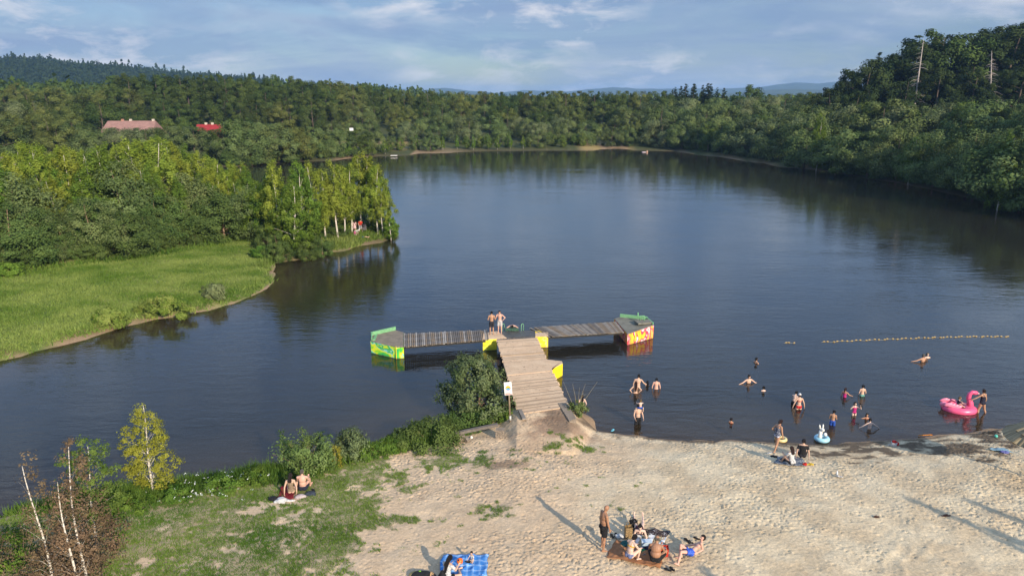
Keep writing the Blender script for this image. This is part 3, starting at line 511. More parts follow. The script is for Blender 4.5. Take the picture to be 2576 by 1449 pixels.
# things near the two people by the water
heap('bag',1974,1160,(.20,.15,.12),BLACK,'black bag on the grey patterned mat','bag',26); heap('toy',2024,1171,(.09,.08,.13),clothm('toy_red',(.62,.02,.015)),'red sand toy right of the grey patterned mat','toy',27,9); 
x,y,z=gpt(2040,1170); m=MB()
for i in range(6): a=i*PI/3; m.tube([(0,0,.05),(.13*math.cos(a),.13*math.sin(a),.04)],[.035,.02],6)
m.tube([(-.05,-.02,.03),(-.35,-.02,.03)],.022,6); tag(m.build('toy_spade',clothm('toy_yellow',(.80,.55,.05)),None,(x,y,z+.02)),'yellow star shaped toy spade next to the red sand toy','toy')
shoe(1936,1142,1.9,WHITE,'white flip flop left of the grey patterned mat'); heap('bag',1949,1150,(.20,.10,.07),BLACK,'flat black pouch between the white flip flop and the mat','pouch',28)
x,y,z=gpt(2105,1198); e=empty('bottle',(x,y,z),0,'clear plastic water bottle standing on the open sand','bottle'); m=MB(); m.tube([(0,0,0),(0,0,.20),(0,0,.25),(0,0,.29)],[.04,.042,.018,.018],10); m.build('body',pm('clear_plastic',(.70,.74,.76),.2),e); m=MB(); m.tube([(0,0,.292),(0,0,.315)],.02,8); m.build('cap',WHITE,e)
shoe(2112,1201,1.1,WHITE,'white flip flop beside the plastic bottle on the open sand')
x,y,z=gpt(2248,1123); e=empty('toy_bucket',(x,y,z),0,'white toy bucket with red things in it on the dark wet sand','bucket'); m=MB(); m.tube([(0,0,0),(0,0,.24)],[.11,.15],14); m.build('pail',WHITE,e); m=MB(); m.ell((0,0,.26),(.12,.12,.09),10,7); m.ell((.17,0,.16),(.09,.08,.1),10,7); m.build('contents',clothm('toy_red',(.62,.02,.015)),e)
shoe(2241,1122,.9,WHITE,'white shoe beside the toy bucket')
x,y,_=P(2327,1095.5,.04); m=MB(); m.bar((-.34,0,0),(.20,.03,.02),.05,.03); m.ell((.30,.04,.02),(.13,.06,.02),10,6); tag(m.build('toy_paddle',clothm('toy_orange',(.75,.25,.02)),None,(x,y,.05)),'orange toy paddle at the waterline','paddle')
x,y,_=P(1541,1082.5,.05); e=empty('swim_shoe',(x,y,.03),-.7,'light blue swim shoe lying in the shallow water near the pier','shoe'); m=MB(); m.ell((0,0,.02),(.06,.15,.03),12,8); m.ell((0,.06,.05),(.055,.08,.045),10,7); m.build('upper',clothm('swim_shoe_blue',(.16,.50,.66)),e); m=MB(); m.tube([(-.055,-.02,.04),(0,-.12,.075),(.055,-.02,.04)],.012,6); m.build('strap',clothm('swim_shoe_blue',(.16,.50,.66)),e)
x,y,z=gpt(2505,1100); m=MB(); m.ell((0,0,.08),.085,14,10); tag(m.build('ball',pm('turquoise_plastic',(.10,.55,.42),.4),None,(x,y,z)),'small turquoise ball on the sand near the right edge','ball')
x,y,z=gpt(1186,1103); m=MB(); m.ell((0,0,.06),(.07,.05,.09),12,8); tag(m.build('stone',pm('white_stone',(.75,.73,.70),.8),None,(x,y,z)),'white stone on the sand below the timber beam','stone')
for px,py,R,lab,sd in [(2380,1299,.17,'rust brown leaf litter on the open sand at the right','a'),(2205,1302,.09,'small brown twig litter on the open sand','b'),(2496,1090,.6,'dark clump of washed up water weed at the right','c')]:
    x,y,z=gpt(px,py); C_=np.stack([RNG.normal(0,R*.5,60),RNG.normal(0,R*.2,60),RNG.uniform(.02,.06,60)],1)[:int(90*R)+8]
    m=MB()
    for c in C_: m.bar((c[0]-.06,c[1]-.03*RNG.normal(),c[2]),(c[0]+.06,c[1]+.03*RNG.normal(),c[2]+.02),.03,.010)
    tag(m.build('litter',clothm('brown_litter',(.10,.045,.03)) if sd!='c' else clothm('dark_weed',(.03,.026,.018)),None,(x,y,z)),lab,'litter')
# straw parasol at the right edge
x,y,_=P(2536,1143,1.95); x+=1.42; g=hz(x,y); e=empty('straw_parasol',(x,y,g),0,'thatched straw beach parasol cut by the right edge of the picture','parasol')
m=MB(); m.tube([(0,0,-.5),(0,0,2.5)],.06,8); m.build('pole',pm('pole_wood',(.25,.18,.11),.8,.3,5,.2),e)
t=NT('thatch'); o=t.obj(); sx=t.n('ShaderNodeSeparateXYZ'); t.l(o,sx.inputs[0]); ang=t.math('ARCTAN2',sx.outputs[1],sx.outputs[0]); cb=t.n('ShaderNodeCombineXYZ'); t.l(t.math('MULTIPLY',ang,22.0),cb.inputs[0]); t.l(sx.outputs[2],cb.inputs[1]); f=t.noise(cb.outputs[0],1.3,4,.7); t.pbsdf(t.ramp(f,[(.3,(.10,.075,.04)),(.7,(.46,.37,.22))]),.95,t.bump(f,.05,.8)); THA=t.m
m=MB(); n=72
for lv,(r0,r1,z0,z1) in enumerate([(.95,1.52,2.35,1.93),(.45,1.10,2.66,2.27),(.02,.62,2.95,2.54)]):
    vs=[];fs=[]
    for i in range(n):
        a=2*PI*i/n; j=RNG.uniform(-.06,.06); vs+=[(r0*math.cos(a),r0*math.sin(a),z0),((r1+j)*math.cos(a),(r1+j)*math.sin(a),z1+j*.6),((r1+j-.05)*math.cos(a),(r1+j-.05)*math.sin(a),z1-.07)]
    for i in range(n): b=(i+1)%n; fs+=[(3*i,3*i+1,3*b+1,3*b),(3*i+1,3*i+2,3*b+2,3*b+1)]
    m.add(vs,fs)
m.build('thatch_canopy',THA,e)
# flamingo float with a child
PINK=pm('pink_vinyl',(.78,.10,.22),.35,.15,3,spec=.5); PINK2=pm('pale_pink_vinyl',(.80,.22,.32),.35,.2,3,spec=.5)
x,y,_=P(2412,1031,0); e=empty('flamingo_float',(x,y,0),-.18,'big pink inflatable flamingo float carrying a child','float'); m=MB()
m.tube([(.62*math.cos(a)*1.15,.50*math.sin(a),.10) for a in [2*PI*i/28 for i in range(28)]],.21,12,closed=True); m.ell((.52,-.02,.10),(.38,.40,.24),16,10); m.ell((0,0,.02),(.55,.4,.08),16,8); m.build('body',PINK,e)
m=MB(); m.tube([(.55,0,.18),(.52,0,.50),(.40,0,.78),(.42,0,1.02),(.56,0,1.14),(.72,0,1.10)],[.20,.16,.125,.115,.11,.09],12); m.ell((.68,0,1.11),(.17,.115,.12),14,10); m.build('neck',PINK,e)
m=MB(); m.tube([(.80,0,1.09),(.92,0,1.04),(.97,0,.94)],[.075,.06,.02],8); m.build('beak',pm('beak_pale',(.7,.45,.45),.4),e)
m=MB(); m.tube([(.95,0,.985),(.97,0,.92),(.95,0,.86)],[.045,.035,.01],8); m.build('beak_tip',BLACK,e)
for s in(-1,1):
    m=MB()
    for q in range(4): m.ell((-.25-.16*q,s*(.42-.03*q),.34+.03*q),(.24,.07,.10),12,8,Euler((s*.3,-.35,0)).to_matrix())
    m.build('wing',PINK2,e)
    m=MB(); m.ell((.73,s*.10,1.15),(.022,.012,.022),8,6); m.build('eye',BLACK,e)
m=MB(); m.ell((-.85,0,.28),(.20,.16,.18),12,8); m.build('tail',PINK2,e)
person('child in a dark shirt riding the pink flamingo float',x-.12,y-.0,.16,-PI/2-.1,1.12,dict(S=(0,.15,1),N=(0,.2,1),ll=((-.35,.9,.1),(.1,.8,-.45)),rl=((.35,.9,.1),(-.1,.8,-.45)),la=((-.2,.75,-.5),(.1,.9,-.2)),ra=((.2,.75,-.5),(-.1,.9,-.2))),'mid','blond','short',[('shirt','tshirt',NAVY),('trunks','trunks',DKS)],child=.7,anchor='pel')
# white animal ring float
x,y,_=P(2067,1108,0); e=empty('llama_float',(x,y,.02),.2,'white inflatable llama ring float with a light blue ring at the water edge','float'); m=MB()
m.tube([(.27*math.cos(a),.27*math.sin(a),.10) for a in [2*PI*i/24 for i in range(24)]],.125,10,closed=True); m.build('ring',pm('light_blue_vinyl',(.34,.62,.74),.35),e); WV=pm('white_vinyl',(.76,.76,.70),.35)
m=MB(); m.tube([(-.18,-.05,.14),(-.17,-.06,.40),(-.15,-.07,.60)],[.13,.095,.09],12); m.ell((-.12,-.12,.66),(.10,.13,.10),12,8); m.build('neck',WV,e)
for s in(-1,1): m=MB(); m.tube([(-.14+s*.075,-.05,.70),(-.14+s*.10,-.03,.86),(-.14+s*.10,-.02,.93)],[.045,.04,.01],8); m.build('ear',WV,e)
m=MB(); m.ell((.22,.08,.27),.10,12,8); m.build('tail',WV,e)
for s in(-1,1): m=MB(); m.ell((-.12+s*.055,-.22,.70),(.015,.012,.015),8,6); m.build('eye',BLACK,e)
x,y,_=P(1964,1108,0); m=MB(); m.tube([(.24*math.cos(a),.24*math.sin(a),.06) for a in [2*PI*i/24 for i in range(24)]],.085,10,closed=True); tag(m.build('swim_ring',pm('cream_yellow_vinyl',(.72,.58,.26),.4),None,(x,y,.03)),'pale yellow swim ring in the shallows behind the walking woman','swim ring')
# on the spit
x,y,z=gpt(899,588); e=empty('dog',(x,y,z),-.8,'small white dog standing between the people on the spit','dog'); m=MB()
m.ell((0,0,.33),(.13,.26,.14),12,8); m.ell((0,.18,.36),(.12,.14,.15),12,8); m.tube([(0,.24,.42),(0,.34,.55)],[.09,.08],8); m.ell((0,.38,.58),(.085,.12,.09),12,8); m.ell((0,.50,.555),(.045,.08,.045),10,7)
for sx in(-.075,.075):
    m.tube([(sx,.22,.30),(sx,.20,.16),(sx,.22,.02)],[.05,.035,.03],8); m.tube([(sx,-.18,.32),(sx,-.12,.20),(sx,-.22,.11),(sx,-.19,.02)],[.07,.045,.03,.03],8); m.ell((sx,.24,.02),(.035,.05,.02),8,6); m.ell((sx,-.17,.02),(.035,.05,.02),8,6); m.tube([(sx*.9,.36,.66),(sx*1.4,.33,.56)],[.035,.02],6)
m.tube([(0,-.25,.40),(0,-.36,.50),(0,-.34,.60)],[.035,.03,.015],6); link('body',voxel(m,'body',WHITE,.014),e); m=MB(); m.ell((0,.585,.565),(.02,.015,.018),8,6); m.build('nose',BLACK,e)
x,y,z=gpt(917,587); e=empty('pushchair',(x,y,z),.3,'dark grey pushchair parked beside the people on the spit','pushchair'); m=MB(); m.ell((0,.05,.95),(.27,.33,.27),14,9); m.build('hood',clothm('grey_hood',(.10,.09,.10)),e); m=MB(); m.box((0,-.05,.55),(.45,.45,.35),0,-.25); m.build('seat',clothm('grey_hood',(.10,.09,.10)),e)
m=MB()
for s in(-.24,.24): m.bar((s,-.35,.1),(s,.45,1.0),.03); m.bar((s,.35,.1),(s,-.2,.6),.03)
m.build('frame',pm('grey_steel',(.5,.5,.48),.5),e)
for s in(-.26,.26):
    for yy in(-.38,.36): m=MB(); m.tube([(s,yy+.11*math.cos(a),.12+.11*math.sin(a)) for a in [2*PI*i/16 for i in range(16)]],.025,6,closed=True); m.tube([(s-.02,yy,.12),(s+.02,yy,.12)],.06,8); m.build('wheel',BLACK,e)
x,y,_=P(1623,384,0); m=MB(); m.ell((0,0,.08),(.6,.3,.12),16,8); m.tube([(.58*math.cos(a),.28*math.sin(a),.12) for a in [2*PI*i/20 for i in range(20)]],.09,8,closed=True); tag(m.build('air_mattress',pm('pale_vinyl',(.6,.5,.5),.5),None,(x-.4,y,0)),'pale inflatable float beside the far swimmer in the shade','float')
# ================================================================== GROUND
def lines(lo,hi,step,a,b,g=1.09):
    L=list(np.arange(lo,hi+1e-6,step)); s=step; x=hi
    while x<b: s*=g; x+=s; L.append(x)
    s=step; x=lo
    while x>a: s*=g; x-=s; L.insert(0,x)
    return np.array(L)
def grid_faces(nx,ny):
    i=np.arange(nx-1)[None,:]+nx*np.arange(ny-1)[:,None]; i=i.ravel()
    return np.stack([i,i+1,i+nx+1,i+nx],1)
def xb_grass(y): return np.interp(y,[20,24,26.5,30,33,36],[-5.2,-4.9,-3.2,-4.0,-4.6,-2.5])
def grass_mask(x,y):
    """patchy turf of the near left bank"""
    g=sstep((xb_grass(y)-x)/4.2+.34)*.80+sstep((-10-x)/7)*.25
    n=fbm(x*.75,y*1.0,21,4); n2=fbm(x*3.1,y*3.4,33,3)
    m=sstep((g+ (n-.5)*1.5+(n2-.5)*.9 -.42)/.22)*sstep((xb_grass(y)+2.4-x)/1.5)
    for (px,py,r,k) in [(1435,1092,1.2,.5),(1400,1110,1.3,.5),(1250,1285,.9,.7),(1120,1150,2.2,.6),(1480,1105,1.0,.6),(1330,1150,1.5,.35),(1530,1240,1.8,.22),(2200,1400,.4,.0)]:
        c=P(px,py,.9); q=np.exp(-((x-c[0])**2+((y-c[1])*1.3)**2)/r**2)
        m=np.maximum(m,sstep((q*k+(n2-.5)*1.3+(n-.5)*.6-.42)/.15)*(q>.12))
    return m*sstep((38.5-y)/1.5)
def lawn_mask(x,y,d): return sstep((y-39)/2)*sstep((-17-x)/3)*sstep((100-y)/4)
WETC=[(2180,1118,3.2,.8,.7),(2330,1118,3.0,1.0,.8),(2410,1130,2.2,1.2,1.0),(2440,1150,1.0,.9,.9),(2130,1140,2.5,1.0,.55),(2250,1140,1.6,.6,.5),(2500,1115,2.5,.9,.6),(2490,1092,.8,.5,1.0)]
def wet_mask(x,y,d):
    w=sstep((.75+ (fbm(x*.9,y*.9,5,3)-.5)*1.4-d)/.6)*(.55+.45*sstep((d+1.2)/1.2))
    for px,py,rx,ry,k in WETC:
        c=P(px,py,.35); q=np.exp(-((x-c[0])/rx)**2-((y-c[1])/ry)**2)*k
        w=np.maximum(w,sstep((q+(fbm(x*1.6,y*2.6,8,4)-.5)*1.7-.25)/.5)*(q>.1))
    c=P(1400,1045,.9); q=np.exp(-((x-c[0]-.2)/.9)**2-((y-c[1]+.6)/1.6)**2)
    w=np.maximum(w,.55*sstep((q+(fbm(x*2,y*2,44,3)-.5)*.9-.25)/.4))
    c=P(1262,1165,.9); q=np.exp(-((x-c[0])/.9)**2-((y-c[1])/.5)**2)
    w=np.maximum(w,.5*sstep((q+(fbm(x*2.6,y*2.6,45,3)-.5)*1.4-.35)/.3)*(q>.1))
    return w
gx=lines(-22,30,.058,-6000,6000,1.11); gy=lines(21.6,38.2,.058,-90,7000,1.11)
X,Y=np.meshgrid(gx,gy); xs,ys=X.ravel(),Y.ravel()
D=shore(xs,ys); Z=height(xs,ys,D)
fine=(X>-22)&(X<30)&(Y>21.6)&(Y<38.2)
Zg=Z.reshape(X.shape); Dg=D.reshape(X.shape)
gm=grass_mask(xs,ys)*(D>-.2); Gg=gm.reshape(X.shape)
# trodden sand: thousands of foot hollows with pushed-up rims
ix0=np.searchsorted(gx,-22);iy0=np.searchsorted(gy,22.6);ix1=np.searchsorted(gx,30);iy1=np.searchsorted(gy,38.2)
for k in range(30000):
    fx,fy=RNG.uniform(-8,29.5),RNG.uniform(21.8,37.6)
    i=np.searchsorted(gx,fx);j=np.searchsorted(gy,fy)
    if Dg[j,i]<.25 or Gg[j,i]>.5: continue
    if RNG.random()>.12+1.15*float(sstep((vnoise(np.array([fx*.30]),np.array([fy*.42]),71)-.2)/.6)[0]): continue
    a=RNG.normal(1.25,.75);L=RNG.uniform(.065,.12);W=L*RNG.uniform(.38,.6);dp=RNG.uniform(.016,.040)
    r=6; sl=(slice(max(j-r,0),j+r+1),slice(max(i-r,0),i+r+1))
    dx=X[sl]-fx;dy=Y[sl]-fy;u=dx*math.cos(a)+dy*math.sin(a);v=-dx*math.sin(a)+dy*math.cos(a)
    q=(u/L)**2+(v/W)**2
    Zg[sl]+=-dp*np.exp(-q*1.4)+dp*.5*np.exp(-(np.sqrt(q)-1.35)**2*5)
for px0,py0,px1,py1 in [(2255,1350,2210,1449),(2290,1360,2262,1449),(2440,1290,2290,1400)]:   # wheel ruts
    a=P(px0,py0,1.2);b=P(px1,py1,1.2)
    for t in np.linspace(0,1,90):
        fx=a[0]+(b[0]-a[0])*t+.15*math.sin(t*9);fy=a[1]+(b[1]-a[1])*t;i=np.searchsorted(gx,fx);j=np.searchsorted(gy,fy)
        sl=(slice(max(j-3,0),j+4),slice(max(i-3,0),i+4)); Zg[sl]+=.0035*np.exp(-((X[sl]-fx)**2+(Y[sl]-fy)**2)/.012)
Zg+=np.where(fine&(Dg>.1),(fbm(X*5,Y*6,60,3)-.5)*.022*(1-.5*Gg),0)
Zg+=np.where(fine&(Dg>.2),(fbm(X*1.3,Y*1.3,62,3)-.5)*.08*sstep(Dg/3),0)
Z=Zg.ravel()
# real albedo of the surface per vertex
def lerp(a,b,t): return a+(b-a)*t[:,None]
n1=fbm(xs*.8,ys*.8,2,4); n2=fbm(xs*.25,ys*.25,4,3)
sand=lerp(np.array([.545,.425,.272]),np.array([.65,.53,.352]),sstep((n1-.3)/.4))
pink=sstep((9-xs)/9+(n2-.5)*1.0)
sand=lerp(sand,np.array([.56,.395,.25]),.66*pink)
wet=wet_mask(xs,ys,D)
for px,py,rx,ry,k in [(1410,1075,1.9,1.5,.75),(1340,1120,1.6,1.3,.35),(1290,1165,1.2,.6,.5),(1390,1030,.8,1.6,.7)]:
    c=P(px,py,.8); q=np.exp(-((xs-c[0])/rx)**2-((ys-c[1])/ry)**2); sand=lerp(sand,np.array([.30,.185,.115]),k*sstep((q+(fbm(xs*1.8,ys*1.8,77,4)-.5)*.9-.2)/.6))
col=lerp(sand,np.array([.105,.075,.050]),.93*wet)
col=lerp(col,np.array([.095,.105,.04]),.45*gm)
lm=lawn_mask(xs,ys,D)
lawn=lerp(np.array([.10,.145,.03]),np.array([.19,.20,.065]),sstep((fbm(xs*.3,ys*.35,13,4)-.35)/.35))
forest=lerp(np.array([.045,.055,.02]),np.array([.075,.085,.03]),n1)
far=np.clip(sstep((ys-39.5)/1.5)+sstep((-20-xs)/2)*sstep((30-ys)/2)+sstep((xs-45)/8),0,1)
land=lerp(forest,lawn,lm)
c=P(655,618,.9); dirt=np.exp(-((xs-c[0])/2.4)**2-((ys-c[1])/3.6)**2)
land=lerp(land,np.array([.26,.18,.11]),sstep((dirt+(n1-.5)*1.2-.3)/.4)*.8)
for px,py,rx,ry in [(1525,372,9,7),(580,414,3,2),(985,335,7,9),(870,328,6,6)]:
    c=P(px,py,.6) if py>360 else atY(px,py+18,238); q=np.exp(-((xs-c[0])/rx)**2-((ys-c[1])/ry)**2)
    land=lerp(land,np.array([.30,.22,.09]),sstep((q-.25)/.3))
rim=sstep((np.where(ys>100,-.35,.35)+(n1-.5)*np.where(ys>100,3.2,3.4)-D)/.5)*(D>-1.5)*np.where(xs>52,.15,1)
land=lerp(land,np.array([.22,.145,.085]),rim*.85)
col=lerp(col,land,far)
col=np.where((D<.15)[:,None],lerp(np.tile([.30,.205,.125],(len(D),1)),np.array([.15,.10,.06]),sstep((-D-.3)/5)),col)
me=np_mesh('ground',np.stack([xs,ys,Z],1),grid_faces(len(gx),len(gy)),[],True,{'grass':gm})
ca=me.color_attributes.new('gc','FLOAT_COLOR','POINT'); ca.data.foreach_set('color',np.c_[col,np.ones(len(col))].astype(np.float32).ravel())
t=NT('ground_surface'); o=t.obj(); at=t.n('ShaderNodeAttribute'); at.attribute_name='gc'
f1=t.noise(o,9,6,.7); f2=t.noise(o,55,4,.7); f3=t.noise(o,.9,5,.6)
c=t.mix(1.0,at.outputs['Color'],t.ramp(f1,[(.25,.70),(.75,1.28)]),'MULTIPLY')
c=t.mix(1.0,c,t.ramp(f2,[(.3,.80),(.7,1.16)]),'MULTIPLY')
c=t.mix(1.0,c,t.ramp(f3,[(.3,.88),(.7,1.1)]),'MULTIPLY')
b=t.bump(f2,.012,.6); b=t.bump(f1,.05,.75,b)
t.pbsdf(c,.95,b,spec=.15); me.materials.append(t.m)
ground=link('ground',me); tag(ground,'sandy beach, grassy banks and lake bed around the water','ground',kind='structure')
# ================================================================== WATER
wx=lines(-2,30,.35,-125,98,1.10); wy=lines(33,48,.35,20,246,1.10)
WX,WY=np.meshgrid(wx,wy); q=(WX.ravel(),WY.ravel()); wd=shore(*q); dep=np.maximum(-height(q[0],q[1],wd),0)
me=np_mesh('water',np.stack([q[0],q[1],np.zeros(len(wd))],1),grid_faces(len(wx),len(wy)),[],True,{'depth':dep})
t=NT('lake_water'); o=t.obj()
m1=t.mapping(o,(.55,1.5,1),(0,0,.25)); m2=t.mapping(o,(1.3,3.2,1),(0,0,-.12)); m3=t.mapping(o,(.10,.22,1),(0,0,.5))
w1=t.noise(m1,1.0,3,.55,.4); w2=t.noise(m2,1.6,3,.6,.5); w3=t.noise(m3,1.0,3,.5)
amp=t.ramp(w3,[(.32,.35),(.68,1.0)])
h=t.math('ADD',t.math('MULTIPLY',w1,.115),t.math('MULTIPLY',w2,.032)); h=t.math('MULTIPLY',h,amp)
nd=t.n('ShaderNodeVectorMath'); nd.operation='DISTANCE'; t.l(o,nd.inputs[0]); nd.inputs[1].default_value=(12,42,0)
h=t.math('MULTIPLY',h,t.math('MULTIPLY_ADD',t.math('POWER',2.718,t.math('MULTIPLY',nd.outputs['Value'],-.03)),1.9,.75))
for (px,py,kk) in [(1850,965,.9),(2310,905,.9),(1838,1062,.7),(1660,965,.6),(2010,1025,.6),(2430,1040,.6),(1290,815,.7)]:      # rings spreading from the bathers
    c=P(px,py,0); d=t.n('ShaderNodeVectorMath'); d.operation='DISTANCE'; t.l(o,d.inputs[0]); d.inputs[1].default_value=c
    r=d.outputs['Value']; s_=t.math('SINE',t.math('MULTIPLY',t.math('ADD',r,t.math('MULTIPLY',w1,.8)),7.5)); fall=t.math('MULTIPLY',t.math('POWER',2.718,t.math('MULTIPLY',r,-.45)),.012*kk)
    h=t.math('ADD',h,t.math('MULTIPLY',s_,fall))
bn=t.bump(h,1.0,.21)
dp=t.attr('depth'); op=t.math('SUBTRACT',1.0,t.math('POWER',2.718,t.math('MULTIPLY',dp,-1.0)),clamp=True)
tr=t.n('ShaderNodeBsdfTransparent'); tr.inputs[0].default_value=(.80,.66,.46,1)
df=t.n('ShaderNodeBsdfDiffuse'); t.l(t.mix(t.ramp(t.math('MULTIPLY',dp,.95),[(0,0.0),(.85,1.0)]),(.100,.078,.050),(.022,.021,.017)),df.inputs[0])
bd=t.n('ShaderNodeMixShader'); t.l(op,bd.inputs[0]); t.l(tr.outputs[0],bd.inputs[1]); t.l(df.outputs[0],bd.inputs[2])
fr=t.n('ShaderNodeFresnel'); fr.inputs['IOR'].default_value=1.34; t.l(bn,fr.inputs['Normal'])
gl=t.n('ShaderNodeBsdfGlossy'); gl.inputs['Roughness'].default_value=.035; t.l(bn,gl.inputs['Normal']); gl.inputs[0].default_value=(1,1,1,1)
mx=t.n('ShaderNodeMixShader'); t.l(fr.outputs[0],mx.inputs[0]); t.l(bd.outputs[0],mx.inputs[1]); t.l(gl.outputs[0],mx.inputs[2])
t.l(mx.outputs[0],t.out.inputs[0]); me.materials.append(t.m)
tag(link('water',me),'dark rippled lake water reflecting trees and sky','water',kind='structure')
# ================================================================== HILLS
def hill(name,prof,r0,r1,rc,label,mats,seed,nz=3.0,na=420):
    """a ridge: bearing/height profile taken at range rc, sloping down to either side"""
    ang=np.array([math.atan2((p[0]-1288)/FPX,CP+(724.5-p[1])/FPX*SP) for p in prof])
    zz=np.array([atY(p[0],p[1],rc*math.cos(a))[2] for p,a in zip(prof,ang)])
    A=np.linspace(ang[0],ang[-1],na); Rr=np.linspace(r0,r1,40); AA,RR=np.meshgrid(A,Rr)
    base=np.interp(AA,ang,zz); k=np.where(RR<rc,sstep((RR-r0)/(rc-r0)),sstep((r1-RR)/(r1-rc)))
    xx,yy=RR*np.sin(AA),RR*np.cos(AA); zz2=base*k+(fbm(xx*.012,yy*.012,seed,4)-.5)*2*nz*np.clip(k*1.5,0,1)-.5
    me=np_mesh(name,np.stack([xx.ravel(),yy.ravel(),zz2.ravel()],1),grid_faces(na,40),mats,True)
    return tag(link(name,me),label,'hill',kind='structure'),(ang,zz,r0,r1,rc)
fm=pm('far_woodland',(.05,.075,.03),.95,.5,.02)
hill('hills',[(560,212),(640,204),(680,205),(740,209),(800,210),(850,217),(890,221),(930,218),(960,217),(1010,224),(1060,228),(1120,222),(1180,229),(1250,235),(1320,228),(1420,231),(1480,226),(1540,221),(1620,224),(1700,224),(1800,225),(1900,221),(1960,213),(2000,209),(2060,211),(2120,204),(2200,208),(2400,205),(2700,206)],4600,7400,5600,'row of blue wooded hills fading into haze on the horizon',fm,5,7)
hill('hills',[(1000,236),(1090,232),(1200,238),(1300,240),(1480,240),(1580,234),(1680,236),(1800,238),(1960,226),(2080,226),(2300,228),(2700,232)],3000,4300,3600,'lower blue ridge in front of the hills on the horizon',fm,9,5)
LH=hill('hills',[(-1500,236),(-1000,210),(-500,176),(-200,168),(-60,172),(40,168),(100,172),(200,182),(300,187),(400,199),(520,209),(600,215),(680,223),(760,238),(860,240),(980,246)],880,1900,1400,'dark wooded ridge sloping down behind the left bank',fm,15,2)
# ================================================================== FOLIAGE MAKERS
def leaf_quads(C,N,S,asp=.62,rng=RNG):
    """one bent diamond per leaf spray: C centres, N normals, S sizes"""
    n=len(C); N=N/np.linalg.norm(N,axis=1,keepdims=True)
    a=np.cross(N,rng.normal(size=(n,3))); a/=np.linalg.norm(a,axis=1,keepdims=True); b=np.cross(N,a)
    S=S[:,None]; V=np.stack([C-a*S*.5,C+b*S*asp*.5+N*S*.08,C+a*S*.5,C-b*S*asp*.5+N*S*.08],1).reshape(-1,3)
    return V,np.arange(4*n).reshape(n,4)
def crown_mesh(name,mat,H,R,prof,nclump,nleaf,size,droop=0.,rc=.3,lo=.1,seed=0,flat=.75,shell=.5,whorl=0):
    r=np.random.default_rng(seed)
    u=np.linspace(0,1,200); w=np.array([prof(v) for v in u])**1.25+.02; cdf=np.cumsum(w)/w.sum()
    uu=np.interp((np.arange(nclump)+r.random(nclump))/nclump,cdf,u)
    if whorl: uu=np.clip((np.round(uu*whorl)+r.normal(0,.10,nclump))/whorl,0,1)
    az=r.random(nclump)*2*PI
    asym=1+.22*np.sin(az*2+seed)+.14*np.sin(az*3+uu*7+seed*2)+r.normal(0,.10,nclump)
    rad=np.array([prof(v) for v in uu])*R*asym*(shell+(1-shell)*np.sqrt(r.random(nclump)))
    cz=(lo+(1-lo)*uu)*H
    Cc=np.stack([rad*np.cos(az),rad*np.sin(az),cz],1)
    k=r.integers(0,nclump,nleaf); crr=(rc*R*(.55+.75*r.random(nclump)))[k]
    off=r.normal(size=(nleaf,3)); off/=np.linalg.norm(off,axis=1,keepdims=True); off*=(crr*r.random(nleaf)**.45)[:,None]; off[:,2]*=flat
    if droop: off[:,2]-=np.abs(r.exponential(droop,nleaf)); off[:,:2]*=.6
    C=Cc[k]+off; C[:,2]=np.clip(C[:,2],.05*H*(lo>.02)+.05,H*1.02)
    out=off/ (np.linalg.norm(off,axis=1,keepdims=True)+1e-6)
    cr=Cc[k].copy(); cr[:,2]=(cr[:,2]-H*.45)*.5; cr/=np.linalg.norm(cr,axis=1,keepdims=True)+1e-6
    N=out*.95+cr*.75+np.array([0,0,.25])+r.normal(size=(nleaf,3))*.38
    V,F=leaf_quads(C,N,size*(.6+.8*r.random(nleaf)),rng=r)
    lv=np.clip(.5+.28*r.normal(size=nclump)[k]+.18*r.normal(size=nleaf),0,1)
    return np_mesh(name,V,F,mat,False,{'lv':np.repeat(lv,4)}),Cc
def trunk_mesh(name,mat,H,r0,Cc,nl,seed,top=.92,bend=.05,limb=.4):
    r=random.Random(seed); m=MB(); pts=[];
    bx,by=r.uniform(-1,1)*bend*H,r.uniform(-1,1)*bend*H
    ax=lambda s: Vector((bx*s*s+.012*H*math.sin(5*s+seed),by*s*s+.012*H*math.cos(4*s+seed),s*H*top))
    pts=[ax(i/9) for i in range(10)]; pts[0].z=-.4
    m.tube(pts,[r0*(1.25 if i==0 else 1)*(1-.9*i/9)+.006 for i in range(10)],8)
    idx=list(range(len(Cc))); r.shuffle(idx)
    for i in idx[:nl]:
        c=Vector(Cc[i]); s=max(.12,min(.93,(c.z/H-.10-.25*math.hypot(c.x,c.y)/H)/top)); p=ax(s); mid=(p+c)/2+Vector((0,0,.04*H*r.uniform(-.3,1)))
        rr=r0*(1-.85*s)*limb; m.tube([p,mid,c],[rr,rr*.6,rr*.2],5,cap=False)
    return m.mesh(name,mat)
def bark(name,c,c2,birch=False):
    t=NT(name); o=t.obj()
    if birch:
        f=t.noise(t.mapping(o,(6,6,14)),1.0,4,.7); col=t.ramp(f,[(.36,(.035,.03,.025)),(.45,c2),(.6,c)])
    else:
        f=t.noise(t.mapping(o,(12,12,2)),1.0,5,.7); col=t.ramp(f,[(.3,c2),(.7,c)])
    t.pbsdf(col,.85,t.bump(f,.03,.6),spec=.2); return t.m
B_BIRCH=bark('birch_bark',(.66,.62,.55),(.42,.37,.30),True); B_DARK=bark('dark_bark',(.16,.12,.09),(.06,.045,.035)); B_DEAD=bark('dead_wood',(.50,.45,.40),(.27,.23,.20)); B_TAN=bark('tan_bark',(.30,.20,.13),(.13,.09,.06))
L={}
